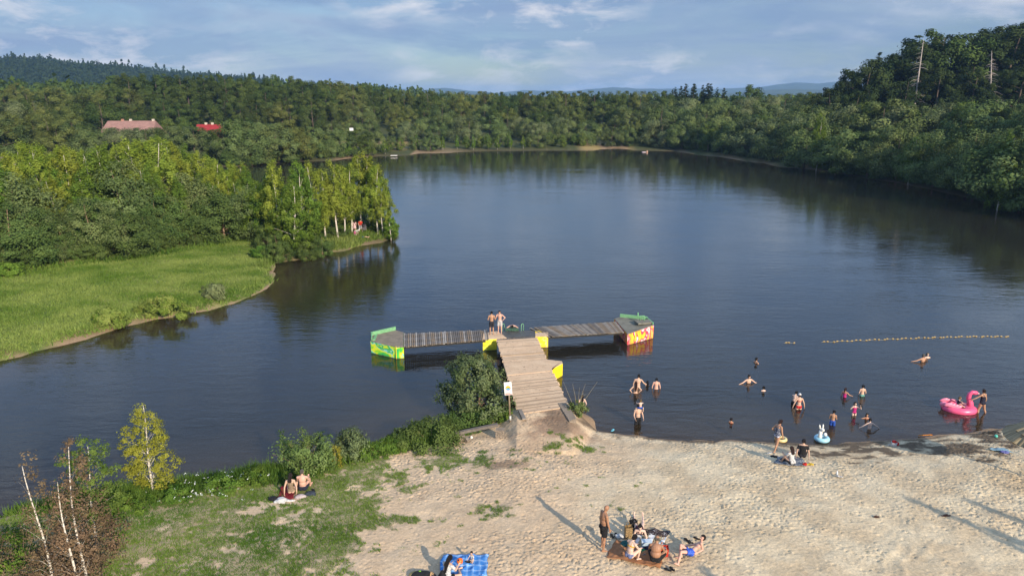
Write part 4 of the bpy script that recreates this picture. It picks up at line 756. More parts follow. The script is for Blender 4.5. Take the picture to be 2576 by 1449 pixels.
for k,c1,c2,tr in [('birch',(.140,.200,.026),(.285,.335,.055),.38),('birchg',(.078,.145,.022),(.165,.245,.040),.36),('willow',(.066,.098,.030),(.172,.218,.080),.26),('greywillow',(.085,.112,.048),(.185,.220,.100),.24),
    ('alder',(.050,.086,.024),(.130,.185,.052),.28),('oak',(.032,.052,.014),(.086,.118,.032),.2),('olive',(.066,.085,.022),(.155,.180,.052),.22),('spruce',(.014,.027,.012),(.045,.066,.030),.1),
    ('larch',(.040,.062,.028),(.088,.112,.050),.2),('poplar',(.068,.112,.024),(.160,.210,.050),.33),('darkoak',(.018,.032,.012),(.055,.078,.026),.15),('brown',(.105,.074,.046),(.20,.140,.082),.2),('shoots',(.075,.120,.032),(.195,.260,.085),.32),('yellow',(.21,.20,.025),(.37,.35,.06),.38),  # darkoak: oak leaves darkened to carry the shade of the right slope
    ('nearwillow',(.060,.100,.035),(.185,.235,.110),.30),('weed',(.055,.110,.018),(.150,.230,.042),.3),('lawn',(.095,.160,.024),(.235,.285,.075),.3),('turf',(.080,.150,.022),(.190,.255,.055),.25)]:
    L[k]=leafmat(k+'_leaves',c1,c2,tr)
ovoid=lambda v: max(0,math.sin(PI*min(1,(v*.92+.06))**.75))**.8
dome=lambda v: math.sqrt(max(0,1-(max(0,v-.30)/.72)**2))*(.72+.28*min(1,v/.3))
cone=lambda v: (1-v)**.85*.96+.04
birchp=lambda v: (max(0,math.sin(PI*(v**.62)*.97+.03))**.9)*(1-.25*v)+.03
PROTO={}
def proto(key,name,cat,mat,bk,H,R,prof,ncl,nlf,size,r0,nl,**kw):
    sd=abs(hash(key))%9973 if False else sum(ord(ch)*(i+3) for i,ch in enumerate(key))
    tb={k:kw.pop(k) for k in('top','bend','limb') if k in kw}
    cm,Cc=crown_mesh('crown',L[mat],H,R,prof,ncl,nlf,size,seed=sd,**kw)
    PROTO[key]=dict(crown=cm,trunk=trunk_mesh('trunk',bk,H,r0,Cc,nl,sd,**tb),H=H,R=R,name=name,cat=cat)
# nearer kinds carry more and smaller leaf sprays
for i in (1,2,3): proto(f'birch{i}','birch_tree','tree','birch',B_BIRCH,10,2.1+.15*i,birchp,120,14500,.165,.10,16,droop=.22,rc=.30,lo=.16,shell=.35)
for i in (1,2): proto(f'stem{i}','birch_tree','tree','birch',B_BIRCH,10,1.7+.1*i,birchp,70,8500,.165,.10,12,droop=.20,rc=.34,lo=.27,shell=.35,bend=.03)
for i in (1,2): proto(f'birchg{i}','birch_tree','tree','birchg',B_BIRCH,10,2.3,birchp,120,14500,.165,.10,14,droop=.2,rc=.30,lo=.06,shell=.35)
for i in (1,2): proto(f'shrub{i}','alder_tree','tree','alder',B_TAN,6,2.6,ovoid,95,14500,.165,.09,16,rc=.27,lo=.02,shell=.6,flat=.95)
for i in (1,2): proto(f'sallow{i}','willow_tree','tree','willow',B_TAN,7,2.9,ovoid,100,14500,.175,.09,14,rc=.26,lo=.03,shell=.6,flat=1.0)
for i in (1,2): proto(f'willow{i}','willow_tree','tree','willow',B_DARK,9,4.2,dome,46,10000,.31,.16,8,rc=.30,lo=.02,shell=.7,flat=.95)
for i in (1,2): proto(f'grey{i}','willow_tree','tree','greywillow',B_DARK,9,4.2,dome,46,10000,.31,.16,8,rc=.30,lo=.02,shell=.7,flat=.95)
for i in (1,2,3): proto(f'oak{i}','oak_tree','tree','oak',B_DARK,17,6.6,dome,58,10500,.48,.35,8,rc=.27,lo=.08,shell=.7,flat=.85)
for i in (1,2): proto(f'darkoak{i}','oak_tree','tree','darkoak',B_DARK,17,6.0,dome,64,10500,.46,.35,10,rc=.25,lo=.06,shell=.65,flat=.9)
for i in (1,2): proto(f'olive{i}','broadleaf_tree','tree','olive',B_DARK,15,5.6,dome,54,10000,.44,.3,8,rc=.28,lo=.05,shell=.7,flat=.9)
for i in (1,2): proto(f'poplar{i}','poplar_tree','tree','poplar',B_TAN,9,2.4,ovoid,60,7500,.27,.11,8,rc=.32,lo=.03,shell=.5,flat=1.1)
for i in (1,2): proto(f'slim{i}','birch_tree','tree','birchg',B_BIRCH,9,1.7,birchp,55,5000,.26,.09,8,droop=.2,rc=.36,lo=.10,shell=.35)
for i in (1,2): proto(f'spruce{i}','spruce_tree','tree','spruce',B_DARK,20,3.2,cone,300,9500,.40,.28,0,rc=.17,lo=.04,shell=.45,flat=.6)
proto('larch1','larch_tree','tree','larch',B_DARK,22,4.2,lambda v:(1-v)**.6*.8+.12,90,4200,.55,.3,30,rc=.22,lo=.3,shell=.5,whorl=9,flat=.3)
CNT={}
def tree(key,x,y,h,label,group=None,wid=None,z=None,rz=None,cat=None,tilt=0):
    p=PROTO[key]; r=empty(p['name'],(x,y,(hz(x,y) if z is None else z)),random.uniform(0,2*PI) if rz is None else rz,label,cat or p['cat'],group)
    s=h/p['H']; w=(wid/p['R'] if wid else s*random.uniform(.9,1.15)); r.scale=(w,w,s)
    if tilt: r.rotation_euler[0]=tilt
    link('trunk',p['trunk'],r); link('crown',p['crown'],r); return r
def htop(px,py,Yd,x,y): 
    return atY(px,py,Yd)[2]-hz(x,y)
# ================================================================== TREES PLACED BAND BY BAND
def band(keys,pxs,tops,Y0,Y1,n,label,group,jpx=None,jt=10,hmin=3,hmax=40,mind=.8,wf=(1.0,1.4),base=None,lab2=None):
    """n trees across the bearings pxs, crown tops following the skyline 'tops', between ranges Y0 and Y1"""
    px0,px1=pxs[0],pxs[-1]; out=[]
    for i in range(n):
        px=px0+(px1-px0)*(i+.5)/n+random.uniform(-.5,.5)*(px1-px0)/n*1.1
        f=(i*0.618034*1.0+random.uniform(0,.25))%1.0
        yy0=np.interp(px,pxs,Y0) if not isinstance(Y0,(int,float)) else Y0; yy1=np.interp(px,pxs,Y1) if not isinstance(Y1,(int,float)) else Y1
        Yd=yy0+(yy1-yy0)*f
        py=np.interp(px,pxs,tops)+random.uniform(-.15,1)*jt
        x,y,_=atY(px,py,Yd)
        if float(shore(np.array([x]),np.array([y]))[0])<mind:
            ok=False
            for dy in (2,4,6,9,12,16,-2,-4):
                x,y,_=atY(px,py,Yd+dy)
                if float(shore(np.array([x]),np.array([y]))[0])>=mind: ok=True; break
            if not ok: continue
        h=htop(px,py,y,x,y); h=min(max(h,hmin),hmax); key=random.choice(keys); p=PROTO[key]
        w=p['R']*(h/p['H'])*random.uniform(*wf)
        out.append(tree(key,x,y,h,label,group,w))
    return out
# far ridge side first: dark oak wood on the rise behind the left bank
band(['oak1','oak2','oak3'],[280,380,470,600,700,800,840],[240,222,213,208,219,232,246],275,315,24,'tall dark green oak in the wood on the rise behind the red roofed houses','oaks on the rise behind the houses',jt=8,hmin=12)
band(['oak1','oak2','oak3','olive1'],[330,520,700,850],[254,244,248,264],255,275,15,'dark rounded oak on the lower edge of the wooded rise','oaks on the lower edge of the rise',jt=16,hmin=9)
band(['olive1','olive2'],[-60,60,150,330],[236,226,223,232],262,290,13,'light olive green tree top below the wooded ridge at the far left','olive trees below the ridge',jt=7,hmin=10)
band(['oak2','olive1','grey1'],[-60,100,330],[258,248,262],225,250,10,'mid green tree in front of the olive tree tops at the far left','mid green trees at the far left',jt=18,hmin=8)
band(['willow1','willow2','olive1'],[-40,60,120,200,270],[290,282,288,310,335],190,215,9,'rounded willow left of the pale red roof','willows left of the pale roof',jt=14,hmin=7)
band(['grey1','grey2','willow1'],[225,330,420,500,570],[326,320,318,324,328],186,198,14,'grey green willow below the two roofs','grey willows below the roofs',jt=7,hmin=4)
band(['willow2','oak3','poplar1'],[400,450,520,560,620],[288,292,330,308,292],222,240,6,'broad tree standing between and beside the two roofs','trees beside the two roofs',jt=8,hmin=6)
# centre far shore, back to front
band(['oak1','oak2','olive1','olive2'],[800,900,1000,1100,1250,1330,1420,1500,1600,1700],[250,247,246,249,244,250,252,252,254,257],300,335,26,'dark rounded tree on the skyline of the far shore','skyline trees of the far shore',jt=8,hmin=13)
band(['oak2','olive1','olive2','willow1'],[820,950,1100,1300,1450,1640],[270,267,264,270,274,277],272,296,20,'broadleaf tree in the middle rows of the far shore wood','middle row trees of the far shore',jt=16,hmin=9)
band(['grey1','willow1','willow2','olive2'],[800,950,1100,1300,1480,1640],[300,298,292,292,300,304],248,266,20,'rounded bushy willow behind the birches of the far shore','willows behind the far shore birches',jt=16,hmin=6)
band(['slim1','slim2','poplar1','poplar2','willow1'],[960,1060,1150,1300,1460,1500],[352,338,335,330,328,340],[221,225,228,236,241,241],[227,231,235,243,248,250],25,'slender young tree at the water edge of the far shore','young trees along the far shore',jt=16,hmin=4,mind=1.5)
band(['poplar1','willow2','willow1'],[1535,1580,1640],[322,318,330],243,256,6,'full green tree right of the yellow clearing on the far shore','trees right of the clearing',jt=10,hmin=6)
# channel bank behind the spit
band(['oak3','willow1','olive1','willow2'],[560,640,720,800,880,960],[300,300,306,318,328,330],[183,181,190,199,206,213],[192,192,200,208,216,222],18,'tall bushy tree on the bank across the narrow arm of water','trees across the narrow arm',jt=14,hmin=5,mind=1.0)
band(['slim1','slim2','poplar2'],[780,830,900,980],[340,345,352,352],[200,203,209,215],[203,206,212,218],8,'thin pale stemmed birch on the bank across the narrow arm of water','birches across the narrow arm',jt=12,hmin=4,mind=.8)
band(['shrub1','shrub2','poplar1'],[560,640,720,800,880,960],[372,368,366,366,366,368],[181,180,189,198,206,213],[184,183,192,201,209,216],16,'low bush at the waterline across the narrow arm of water','bushes across the narrow arm',jt=14,hmin=2.0,mind=-.3)
# right shore, back to front
band(['willow1','olive1','grey1'],[1640,1720,1850,1960,2060,2120],[252,247,246,244,246,250],278,310,16,'willow on the far skyline right of the lake','skyline willows right of the lake',jt=7,hmin=9)
band(['willow1','willow2','grey2'],[1660,1800,1950,2100],[266,264,262,262],[250,242,230,220],[272,262,250,238],15,'bushy willow in the second row right of the lake','second row willows right of the lake',jt=14,hmin=7)
band(['spruce1','spruce2'],[1682,1720,1760,1800,1828],[226,208,203,214,232],318,330,11,'dark pointed spruce in the group on the skyline','spruces of the skyline group',jt=12,hmin=14)
tree('oak1',*atY(1885,216,300)[:2],htop(1885,216,300,*atY(1885,216,300)[:2]),'single broad oak on the skyline right of the spruce group',wid=7)
band(['willow1','willow2','poplar1','grey1'],[1650,1750,1850,1950,2050],[304,300,296,296,298],[243,226,212,196,184],[252,236,222,206,194],17,'leafy willow leaning over the right shore at its far end','far willows of the right shore',jt=14,hmin=6,mind=.6)
band(['grey1','willow1','willow2','poplar2'],[1960,2060,2150,2250,2350,2450,2600],[268,262,258,256,256,250,258],[205,195,186,176,168,160,150],[225,215,206,196,188,180,170],22,'rounded grey green willow in front of the dark wooded slope','willows below the dark slope',jt=22,hmin=6)
band(['sallow1','sallow2','willow1','birchg1'],[2020,2080,2150,2250,2350,2450,2560,2680],[322,300,316,312,318,322,318,330],[178,172,160,150,138,126,114,100],[186,180,170,160,148,136,124,110],19,'bushy tree overhanging the near part of the right shore','trees along the near right shore',jt=36,hmin=5,mind=.5,wf=(1.1,1.6))
band(['shrub1','sallow2','shrub2'],[2060,2150,2250,2350,2450,2560,2700],[380,375,372,372,376,392,400],[174,162,151,139,127,112,98],[177,165,154,142,130,116,102],15,'low dark bush at the water edge of the right shore','bushes along the right shore',jt=14,hmin=2.5,mind=.1)
tree('birchg2',*atY(2068,282,172)[:2],htop(2068,282,172,*atY(2068,282,172)[:2]),'tallest light green birch on the right shore, rising above the bushes',wid=2.6)
tree('birchg1',*atY(2545,330,112)[:2],htop(2545,330,112,*atY(2545,330,112)[:2]),'yellowish birch with a pale stem at the right edge of the picture',wid=2.4)
# dark wooded slope on the right
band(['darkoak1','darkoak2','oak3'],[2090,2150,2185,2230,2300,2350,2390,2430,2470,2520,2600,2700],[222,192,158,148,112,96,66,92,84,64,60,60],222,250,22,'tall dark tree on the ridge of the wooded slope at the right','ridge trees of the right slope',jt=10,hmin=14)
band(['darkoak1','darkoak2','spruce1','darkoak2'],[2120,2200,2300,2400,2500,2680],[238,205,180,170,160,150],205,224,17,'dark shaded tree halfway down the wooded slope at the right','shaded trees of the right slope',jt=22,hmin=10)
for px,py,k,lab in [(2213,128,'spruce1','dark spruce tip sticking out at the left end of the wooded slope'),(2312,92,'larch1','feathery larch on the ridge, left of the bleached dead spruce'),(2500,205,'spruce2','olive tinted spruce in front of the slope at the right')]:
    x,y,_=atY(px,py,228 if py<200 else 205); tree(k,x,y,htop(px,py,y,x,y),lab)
for i in range(30):
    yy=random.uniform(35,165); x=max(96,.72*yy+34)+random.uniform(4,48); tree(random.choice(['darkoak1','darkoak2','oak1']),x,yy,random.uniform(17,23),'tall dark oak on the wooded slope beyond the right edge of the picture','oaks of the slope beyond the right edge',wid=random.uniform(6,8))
def dead_spruce(px,py,pyb,Yd,lean,label):
    x,y,zt=atY(px,py,Yd); zb=min(atY(px,pyb,Yd)[2],zt-8); g=hz(x,y); H=zt-g; m=MB(); r=random.Random(px)
    e=empty('dead_spruce',(x,y,g),0,label,'dead tree')
    m.tube([(lean*(s-1)*H*.3,0,H*s) for s in (0,.3,.6,.85,1)],[.34,.28,.2,.11,.03],8); m.build('trunk',B_DEAD,e)
    b=MB()
    for i in range(64):
        s=r.uniform(.25,.97); a=r.uniform(0,2*PI); ln=(1.05-s)*5.2*r.uniform(.5,1.1)+.4; x0=lean*(s-1)*H*.3; z=H*s
        p=[Vector((x0+ln*q*math.cos(a),ln*q*math.sin(a),z-ln*.28*q*q)) for q in(0,.5,1)]; b.tube(p,[.05,.032,.012],4,cap=False)
    b.build('branches',B_DEAD,e)
dead_spruce(2324,96,330,214,0,'bleached dead spruce with a white trunk and bare branches on the right slope')
dead_spruce(2495,128,260,208,-.45,'leaning grey dead spruce near the right edge of the wooded slope')
# near left grove
band(['birch1','birch2','birch3','birchg1'],[-40,50,150,240,310,400,480,560,640],[384,350,358,362,344,336,372,398,408],[74,77,80,82,85,89,92,94,94],[82,85,88,90,93,97,100,101,100],30,'bright yellow green birch in the back rows of the left grove','back row birches of the left grove',jt=14,hmin=6)
band(['birch2','birchg1','birchg2','birch3','sallow1'],[-40,80,200,320,420,520,640,690],[440,428,418,405,418,432,440,450],[70.5,74.5,78.5,81.5,84.5,88,90.5,91.5],[75,79,83,86,89,93,95.5,96],24,'light green birch in the middle of the left grove','middle row birches of the left grove',jt=34,hmin=5)
band(['sallow1','sallow2','shrub1','birchg2'],[-40,80,200,300,420,520,600,690],[510,500,500,505,495,490,480,480],[68,70,73,76.2,79.6,83,86,88.3],[71,73.3,76.5,79.6,83,86.5,89.5,91.5],17,'dark green alder or willow in the front rows of the left grove','front row trees of the left grove',jt=45,hmin=3,wf=(1.1,1.6))
band(['shrub1','shrub2','sallow1'],[-40,40,110,200,300,400,500,580,660],[575,560,560,545,535,540,548,560,575],[66,67.5,69.5,72,75,78.5,82,85,87.5],[68,69.5,71.5,74,77,80.5,84,87,90],22,'dark bush at the lawn edge of the left grove','bushes along the lawn edge',jt=60,hmin=1.3,wf=(1.1,1.7))
tree('birch2',*atY(318,350,98)[:2],htop(318,350,98,*atY(318,350,98)[:2]),'brightest yellow birch standing out of the left grove',wid=2.1)
# the spit
def at_px(px,py): 
    x,y,_=P(px,py,.55); return x,y
for k,px,pyb,top,w,lab in [
    ('birchg1',735,640,452,2.3,'full leafy birch at the waterline where the spit begins'),('birch3',705,620,398,2.1,'tall birch at the landward end of the spit'),
    ('birchg2',765,622,400,2.2,'dense green birch behind the waterline birch on the spit'),('birch1',795,612,402,1.8,'slim birch left of the spit middle with many bare stems below'),
    ('stem2',822,606,418,1.6,'slim birch on the spit middle, crown half hidden by its neighbour'),('stem1',850,604,398,1.7,'straight white stemmed birch on the spit middle'),
    ('stem2',868,600,410,1.5,'birch with a long bare white stem left of the picnic people'),('stem1',884,590,405,1.6,'pair forming birch directly above the picnic people on the spit'),
    ('stem2',912,578,384,1.8,'tall birch right of centre on the spit'),('stem1',930,578,378,2.0,'tallest birch on the spit, crown highest against the water'),
    ('stem2',950,588,408,1.6,'leaning birch at the outer end of the spit'),('stem1',964,592,470,1.3,'low birch at the tip of the spit'),('birchg1',690,612,425,2.0,'birch at the dark gap where the path enters the spit'),
    ('shrub1',885,566,545,1.4,'dark bush behind the picnic people on the spit'),('shrub2',952,578,548,1.5,'dark green bush right of the picnic people on the spit'),('shrub1',840,598,560,1.5,'dark bush under the white stems on the spit'),
    ('birchg2',655,606,452,2.0,'birch left of the dark path gap'),('sallow1',640,604,470,2.6,'dark willow left of the path gap to the spit'),('shrub2',855,570,520,2.0,'dark bush filling the gap behind the white stems of the spit'),('shrub1',915,560,520,1.9,'dark bush at the far waterline behind the red shirted person'),('sallow2',880,560,515,1.8,'grey bush at the far waterline between the spit stems'),('slim1',978,598,530,.9,'thin bare birch leaning over the tip of the spit')]:
    x,y=at_px(px,pyb); 
    if float(shore(np.array([x]),np.array([y]))[0])<.3: y+=1.2
    tree(k,x,y,max(1.2,htop(px,top,y,x,y)),lab,wid=w*1.22)
for px,pyb,top in [(676,628,560),(770,640,600),(812,632,590),(700,648,585)]:
    x,y=at_px(px,pyb); tree('shrub2',x,y,max(.8,htop(px,top,y,x,y)),'low bush at the foot of the spit birches','low bushes on the spit',wid=1.3)
# trees behind the beach whose shadows reach into the picture
for tx,ty,h,lab in [(P(2352,1258,1.2)[0],P(2352,1258,1.2)[1],7.2,'slim tree behind the beach whose long shadow crosses the sand'),(P(2440,1262,1.2)[0]+1,P(2440,1262,1.2)[1],6.0,'second slim tree behind the beach beside the first'),(P(1790,1432,1.2)[0],P(1790,1432,1.2)[1],5.0,'small tree behind the beach with a rounded crown')]:
    ln=h/math.tan(math.radians(22.9)); tree('slim1',tx+.536*ln,ty-.844*ln,h,lab,wid=1.0,rz=.3)
# ------------------------------------------------------------------ far woods as one mass each
def far_wood(name,label,pts,hts,mat,nl=34,spiky=.5,seed=1):
    r=np.random.default_rng(seed); n=len(pts); k=np.repeat(np.arange(n),nl); h=hts[k]; u=r.random(n*nl)**.8
    sp=(r.random(n)<spiky)[k]; prof=np.where(sp,(1-u)*.22+.02,.36*np.sqrt(np.clip(1-(u*2-1)**2,0,1))+.03)
    a=r.random(n*nl)*2*PI; rr=prof*h*np.sqrt(r.random(n*nl))
    C=pts[k]+np.stack([rr*np.cos(a),rr*np.sin(a),u*h*np.where(sp,1.15,1)],1)
    N=np.stack([np.cos(a),np.sin(a),.6*np.ones_like(a)],1)+r.normal(size=(n*nl,3))*.5
    V,F=leaf_quads(C,N,h*.17*(.6+.8*r.random(n*nl)),.8,r); lv=np.clip(.5+.25*r.normal(size=n)[k]+.1*r.normal(size=n*nl),0,1)
    tag(link(name,np_mesh(name,V,F,mat,False,{'lv':np.repeat(lv,4)})),label,'forest',kind='stuff')
ang,zz,r0,r1,rc=LH[1]
nT=10500; A=RNG.uniform(ang[0]+.02,ang[-1],nT); R_=rc-RNG.random(nT)**1.3*(rc-r0)*.9; 
zb=np.interp(A,ang,zz)*sstep((R_-r0)/(rc-r0))-1
far_wood('hillside_forest','spruce and beech forest covering the ridge at the left, coloured dark for cloud shadow',np.stack([R_*np.sin(A),R_*np.cos(A),zb],1),RNG.uniform(10,16,nT)*np.where(RNG.random(nT)<.05,1.4,1),L['spruce'],30,.55,3)  # dark spruce leaf colour throughout puts the cloud shadow into the forest
nT=3600; A=RNG.uniform(-1.05,.95,nT); R_=np.where(A<-.62,RNG.uniform(250,520,nT),RNG.uniform(360,820,nT)); xx,yy=R_*np.sin(A),R_*np.cos(A)
far_wood('distant_wood','low distant wood behind the far shore trees',np.stack([xx,yy,height(xx,yy,np.full(nT,100.))-1],1),RNG.uniform(8,12,nT),L['oak'],26,.15,4)
# ================================================================== GRASS AND WEEDS
def blades(name,label,cat,pts,hmin,hmax,nb,wid,mat,lean=.45,seed=2,spread=.06,hv=None,lf=.32):
    r=np.random.default_rng(seed); n=len(pts)*nb; k=np.repeat(np.arange(len(pts)),nb)
    b=pts[k]+np.c_[r.normal(0,spread,(n,2)),np.zeros(n)]; h=r.uniform(hmin,hmax,n)*(hv[k] if hv is not None else 1)
    a=r.random(n)*2*PI; w=wid*(.6+.8*r.random(n))
    s=np.stack([np.cos(a),np.sin(a),np.zeros(n)],1); ld=r.normal(0,lean,(n,2))*h[:,None]
    tip=b+np.c_[ld,h]; V=np.stack([b-s*w[:,None]/2-[0,0,.02],b+s*w[:,None]/2-[0,0,.02],tip],1).reshape(-1,3)
    lv=np.clip(.5+2.1*(fbm(pts[:,0]*lf,pts[:,1]*lf*1.4,seed+60,4)-.5)[k]+.12*r.normal(size=len(pts))[k]+.14*r.normal(size=n),0,1)
    return tag(link(name,np_mesh(name,V,np.arange(3*n).reshape(n,3),mat,False,{'lv':np.repeat(lv,3)})),label,cat,kind='stuff')
def scatter(n,x0,x1,y0,y1,fn,seed):
    r=np.random.default_rng(seed); x=r.uniform(x0,x1,n);y=r.uniform(y0,y1,n);d=shore(x,y);p=fn(x,y,d); k=r.random(n)<p
    x,y,d=x[k],y[k],d[k]; return np.stack([x,y,height(x,y,d)],1),d
pts,_=scatter(104000,-21,6,20.8,37.5,lambda x,y,d:grass_mask(x,y)*(d>.2)*.95,5)
blades('grass','short patchy turf growing through the sand at the near left','grass',pts,.03,.085,5,.032,L['turf'],.5,6,.04)
pts,_=scatter(150000,-56,-18,42,98,lambda x,y,d:(d>.35)*sstep((1.1-((-x-27)*0+np.where(y>np.interp(x,[-46.6,-30.8],[66.5,89]),1.5,0))))*np.clip(.45+fbm(x*.3,y*.3,31,3),0,1),7)
blades('grass','smooth green lawn on the left bank','grass',pts,.08,.22,3,.075,L['lawn'],.5,8,.10)
pts,d=scatter(16000,-21.5,-1.0,27,37.8,lambda x,y,d:(d>.0)*sstep((2.6+1.6*(fbm(x*.5,y*.5,41,3)-.5)-d)/.8)*(x<np.interp(y,[27,36,37.8],[-3,-2.0,-1.0])),9)
blades('weeds','tall green grass and weeds along the near bank','weeds',pts,.15,.55,5,.05,L['weed'],.35,10,.09,.6+.9*fbm(pts[:,0]*.6,pts[:,1]*.6,51,3))
pts,d=scatter(9000,-40,-12,46,94,lambda x,y,d:(d>.1)*sstep((1.6-d)/.8)*.8,12)
blades('weeds','grass overhanging the edge of the left bank','weeds',pts,.15,.5,4,.09,L['lawn'],.5,12,.15)
pts,d=scatter(9000,-27,-13.5,72,97,lambda x,y,d:(d>.3)*(d<7)*.9*(x>-26)*(1-np.exp(-((x+18.2)/2.6)**2-((y-91.5)/3.2)**2)*.97),14)
blades('weeds','tall grass under the birches on the spit','weeds',pts,.25,.8,4,.11,L['lawn'],.4,15,.15)
pts,d=scatter(7000,-50,-24,64,90,lambda x,y,d:sstep(1-np.abs(y-np.interp(x,[-46.6,-38,-30.8],[65.5,75.5,88.5]))/1.6),16)
blades('weeds','rough long grass where the lawn meets the grove','weeds',pts,.3,.9,4,.12,L['weed'],.4,17,.2)
def flowers(n,x0,x1,y0,y1,fn,seed,h0,h1,label):
    r=np.random.default_rng(seed); p,d=scatter(n,x0,x1,y0,y1,fn,seed); m=len(p); p[:,2]+=r.uniform(h0,h1,m)
    k=np.repeat(np.arange(m),3); C=p[k]+r.normal(0,.045,(3*m,3))*[1,1,.3]
    V,F=leaf_quads(C,np.tile([0,0,1.],(3*m,1))+r.normal(size=(3*m,3))*.3,r.uniform(.035,.075,3*m),.9,r)
    tag(link('wildflowers',np_mesh('wildflowers',V,F,pm('white_petals',(.75,.75,.68),.8,.15),False)),label,'flowers',kind='stuff')
def fl(x,y,d):
    q=np.zeros_like(x)
    for px,py,rx,ry in [(520,1225,1.3,.7),(590,1215,1.0,.6),(640,1215,.6,.4),(330,1270,.8,.4),(960,1128,.5,.3),(500,1265,1.5,.6)]:
        c=P(px,py,.6); q=np.maximum(q,np.exp(-((x-c[0])/rx)**2-((y-c[1])/ry)**2))
    return q*.28*(d>.2)
flowers(5200,-19,-4,26,36,fl,21,.25,.5,'small white umbels of wild flowers in the long grass of the near bank')
# ================================================================== PIER
def planks(name,parent,a0,a1,b0,b1,n,z,th,mats,gap=.12,seed=1,skip=(),ragged=.05,jit=.012):
    """boards laid across a deck whose near edge runs a0>a1 and far edge b0>b1"""
    r=random.Random(seed); m=MB(); a0,a1,b0,b1=[Vector((*q[:2],0)) for q in(a0,a1,b0,b1)]
    for i in range(n):
        if i in skip: continue
        s0=(i+gap*.5+r.uniform(-.03,.03))/n; s1=(i+1-gap*.5+r.uniform(-.03,.03))/n; e0=r.uniform(-ragged,ragged); e1=r.uniform(-ragged,ragged); dz=r.uniform(-jit,jit)
        p=[a0.lerp(a1,s0),a0.lerp(a1,s1),b0.lerp(b1,s1),b0.lerp(b1,s0)]; d=(p[3]-p[0]).normalized()
        p=[p[0]+d*e0,p[1]+d*e0,p[2]+d*e1,p[3]+d*e1]; m.cur=r.randrange(len(mats))
        m.prism([(q.x,q.y) for q in p],z-th+dz,z+dz)
    return m.build(name,mats,parent)
def woodmat(name,c1,c2,ang=0,dark=.35):
    t=NT(name); o=t.obj(); f=t.noise(t.mapping(o,(2.2,24,4),(0,0,ang)),1,5,.65); f2=t.noise(o,2.3,4,.6)
    col=t.mix(t.ramp(f,[(.3,0),(.7,1)]),c2,c1); col=t.mix(t.ramp(f2,[(.35,dark),(.6,0)]),col,(.045,.04,.035))
    t.pbsdf(col,.85,t.bump(f,.01,.5),spec=.2); return t.m
WG=[woodmat('grey_board',(.34,.30,.25),(.20,.175,.15),PI/2),woodmat('brown_board',(.30,.225,.15),(.17,.13,.095),PI/2),woodmat('dark_board',(.20,.175,.15),(.11,.095,.085),PI/2),woodmat('pale_board',(.42,.38,.33),(.28,.25,.22),PI/2)]
def sandwood(name):
    t=NT(name); o=t.obj(); f=t.noise(o,1.3,5,.6); f2=t.noise(t.mapping(o,(1.2,14,2)),1,4,.65); f3=t.noise(o,5.5,4,.6,.6)
    col=t.mix(t.ramp(f,[(.35,0),(.65,1)]),(.52,.365,.235),(.60,.44,.29)); col=t.mix(t.ramp(f2,[(.55,0),(.75,.6)]),col,(.17,.13,.10))
    col=t.mix(t.ramp(f3,[(.60,0),(.68,.75)]),col,(.13,.085,.06)); t.pbsdf(col,.9,t.bump(f3,.02,.4),spec=.15); return t.m
SW=sandwood('sandy_planks'); WET=pm('wet_deck',(.10,.085,.07),.25,.4,2.5,.1,9,spec=.5); CONC=pm('worn_concrete',(.42,.34,.26),.9,.3,2.2,.3,14)
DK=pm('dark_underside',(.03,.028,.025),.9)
DZ=.9
wl0,wr0,wl1,wr1=P(1300,1030,DZ),P(1428,1012,DZ),P(1249,853,DZ),P(1349,847,DZ)
def lp(a,b,s): return tuple(a[i]+(b[i]-a[i])*s for i in range(3))
pier=empty('pier',lp(wl0,wr0,.5)[:2]+(0,),0,'sand strewn plank walkway leading from the beach out to the cross arms','pier'); pier.location=(0,0,0)
SWM=[SW,SW,SW,woodmat('sandy_dark_plank',(.46,.335,.215),(.30,.21,.14),0,.12)]
def seg(name,s0,s1,n,skip=(),seed=3,mats=SWM,z=DZ):
    # boards lie across the walkway: near edge = left side, far edge = right side
    return planks(name,pier,lp(wl0,wl1,s0),lp(wl0,wl1,s1),lp(wr0,wr1,s0),lp(wr0,wr1,s1),n,z,.06,mats,.04,seed,skip,.06,.003)
seg('deck_boards',-.05,.42,42,(),3); seg('deck_boards',.60,.985,34,(9,),4)
m=MB(); q=[lp(wl0,wl1,.42),lp(wr0,wr1,.42),lp(wr0,wr1,.60),lp(wl0,wl1,.60)]; m.prism([p[:2] for p in q],DZ-.10,DZ+.025); m.build('deck_slab',SW,pier)
m=MB()
for sd in (.12,.5,.88):
    a=lp(wl0,wr0,sd);b=lp(wl1,wr1,sd); m.bar((a[0],a[1],DZ-.17),(b[0],b[1],DZ-.17),.16,.2)
for s in (.08,.3,.52,.74):
    a=lp(wl0,wl1,s);b=lp(wr0,wr1,s)
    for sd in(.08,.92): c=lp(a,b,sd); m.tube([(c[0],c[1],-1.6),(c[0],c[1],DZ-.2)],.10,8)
m.build('beams',DK,pier)
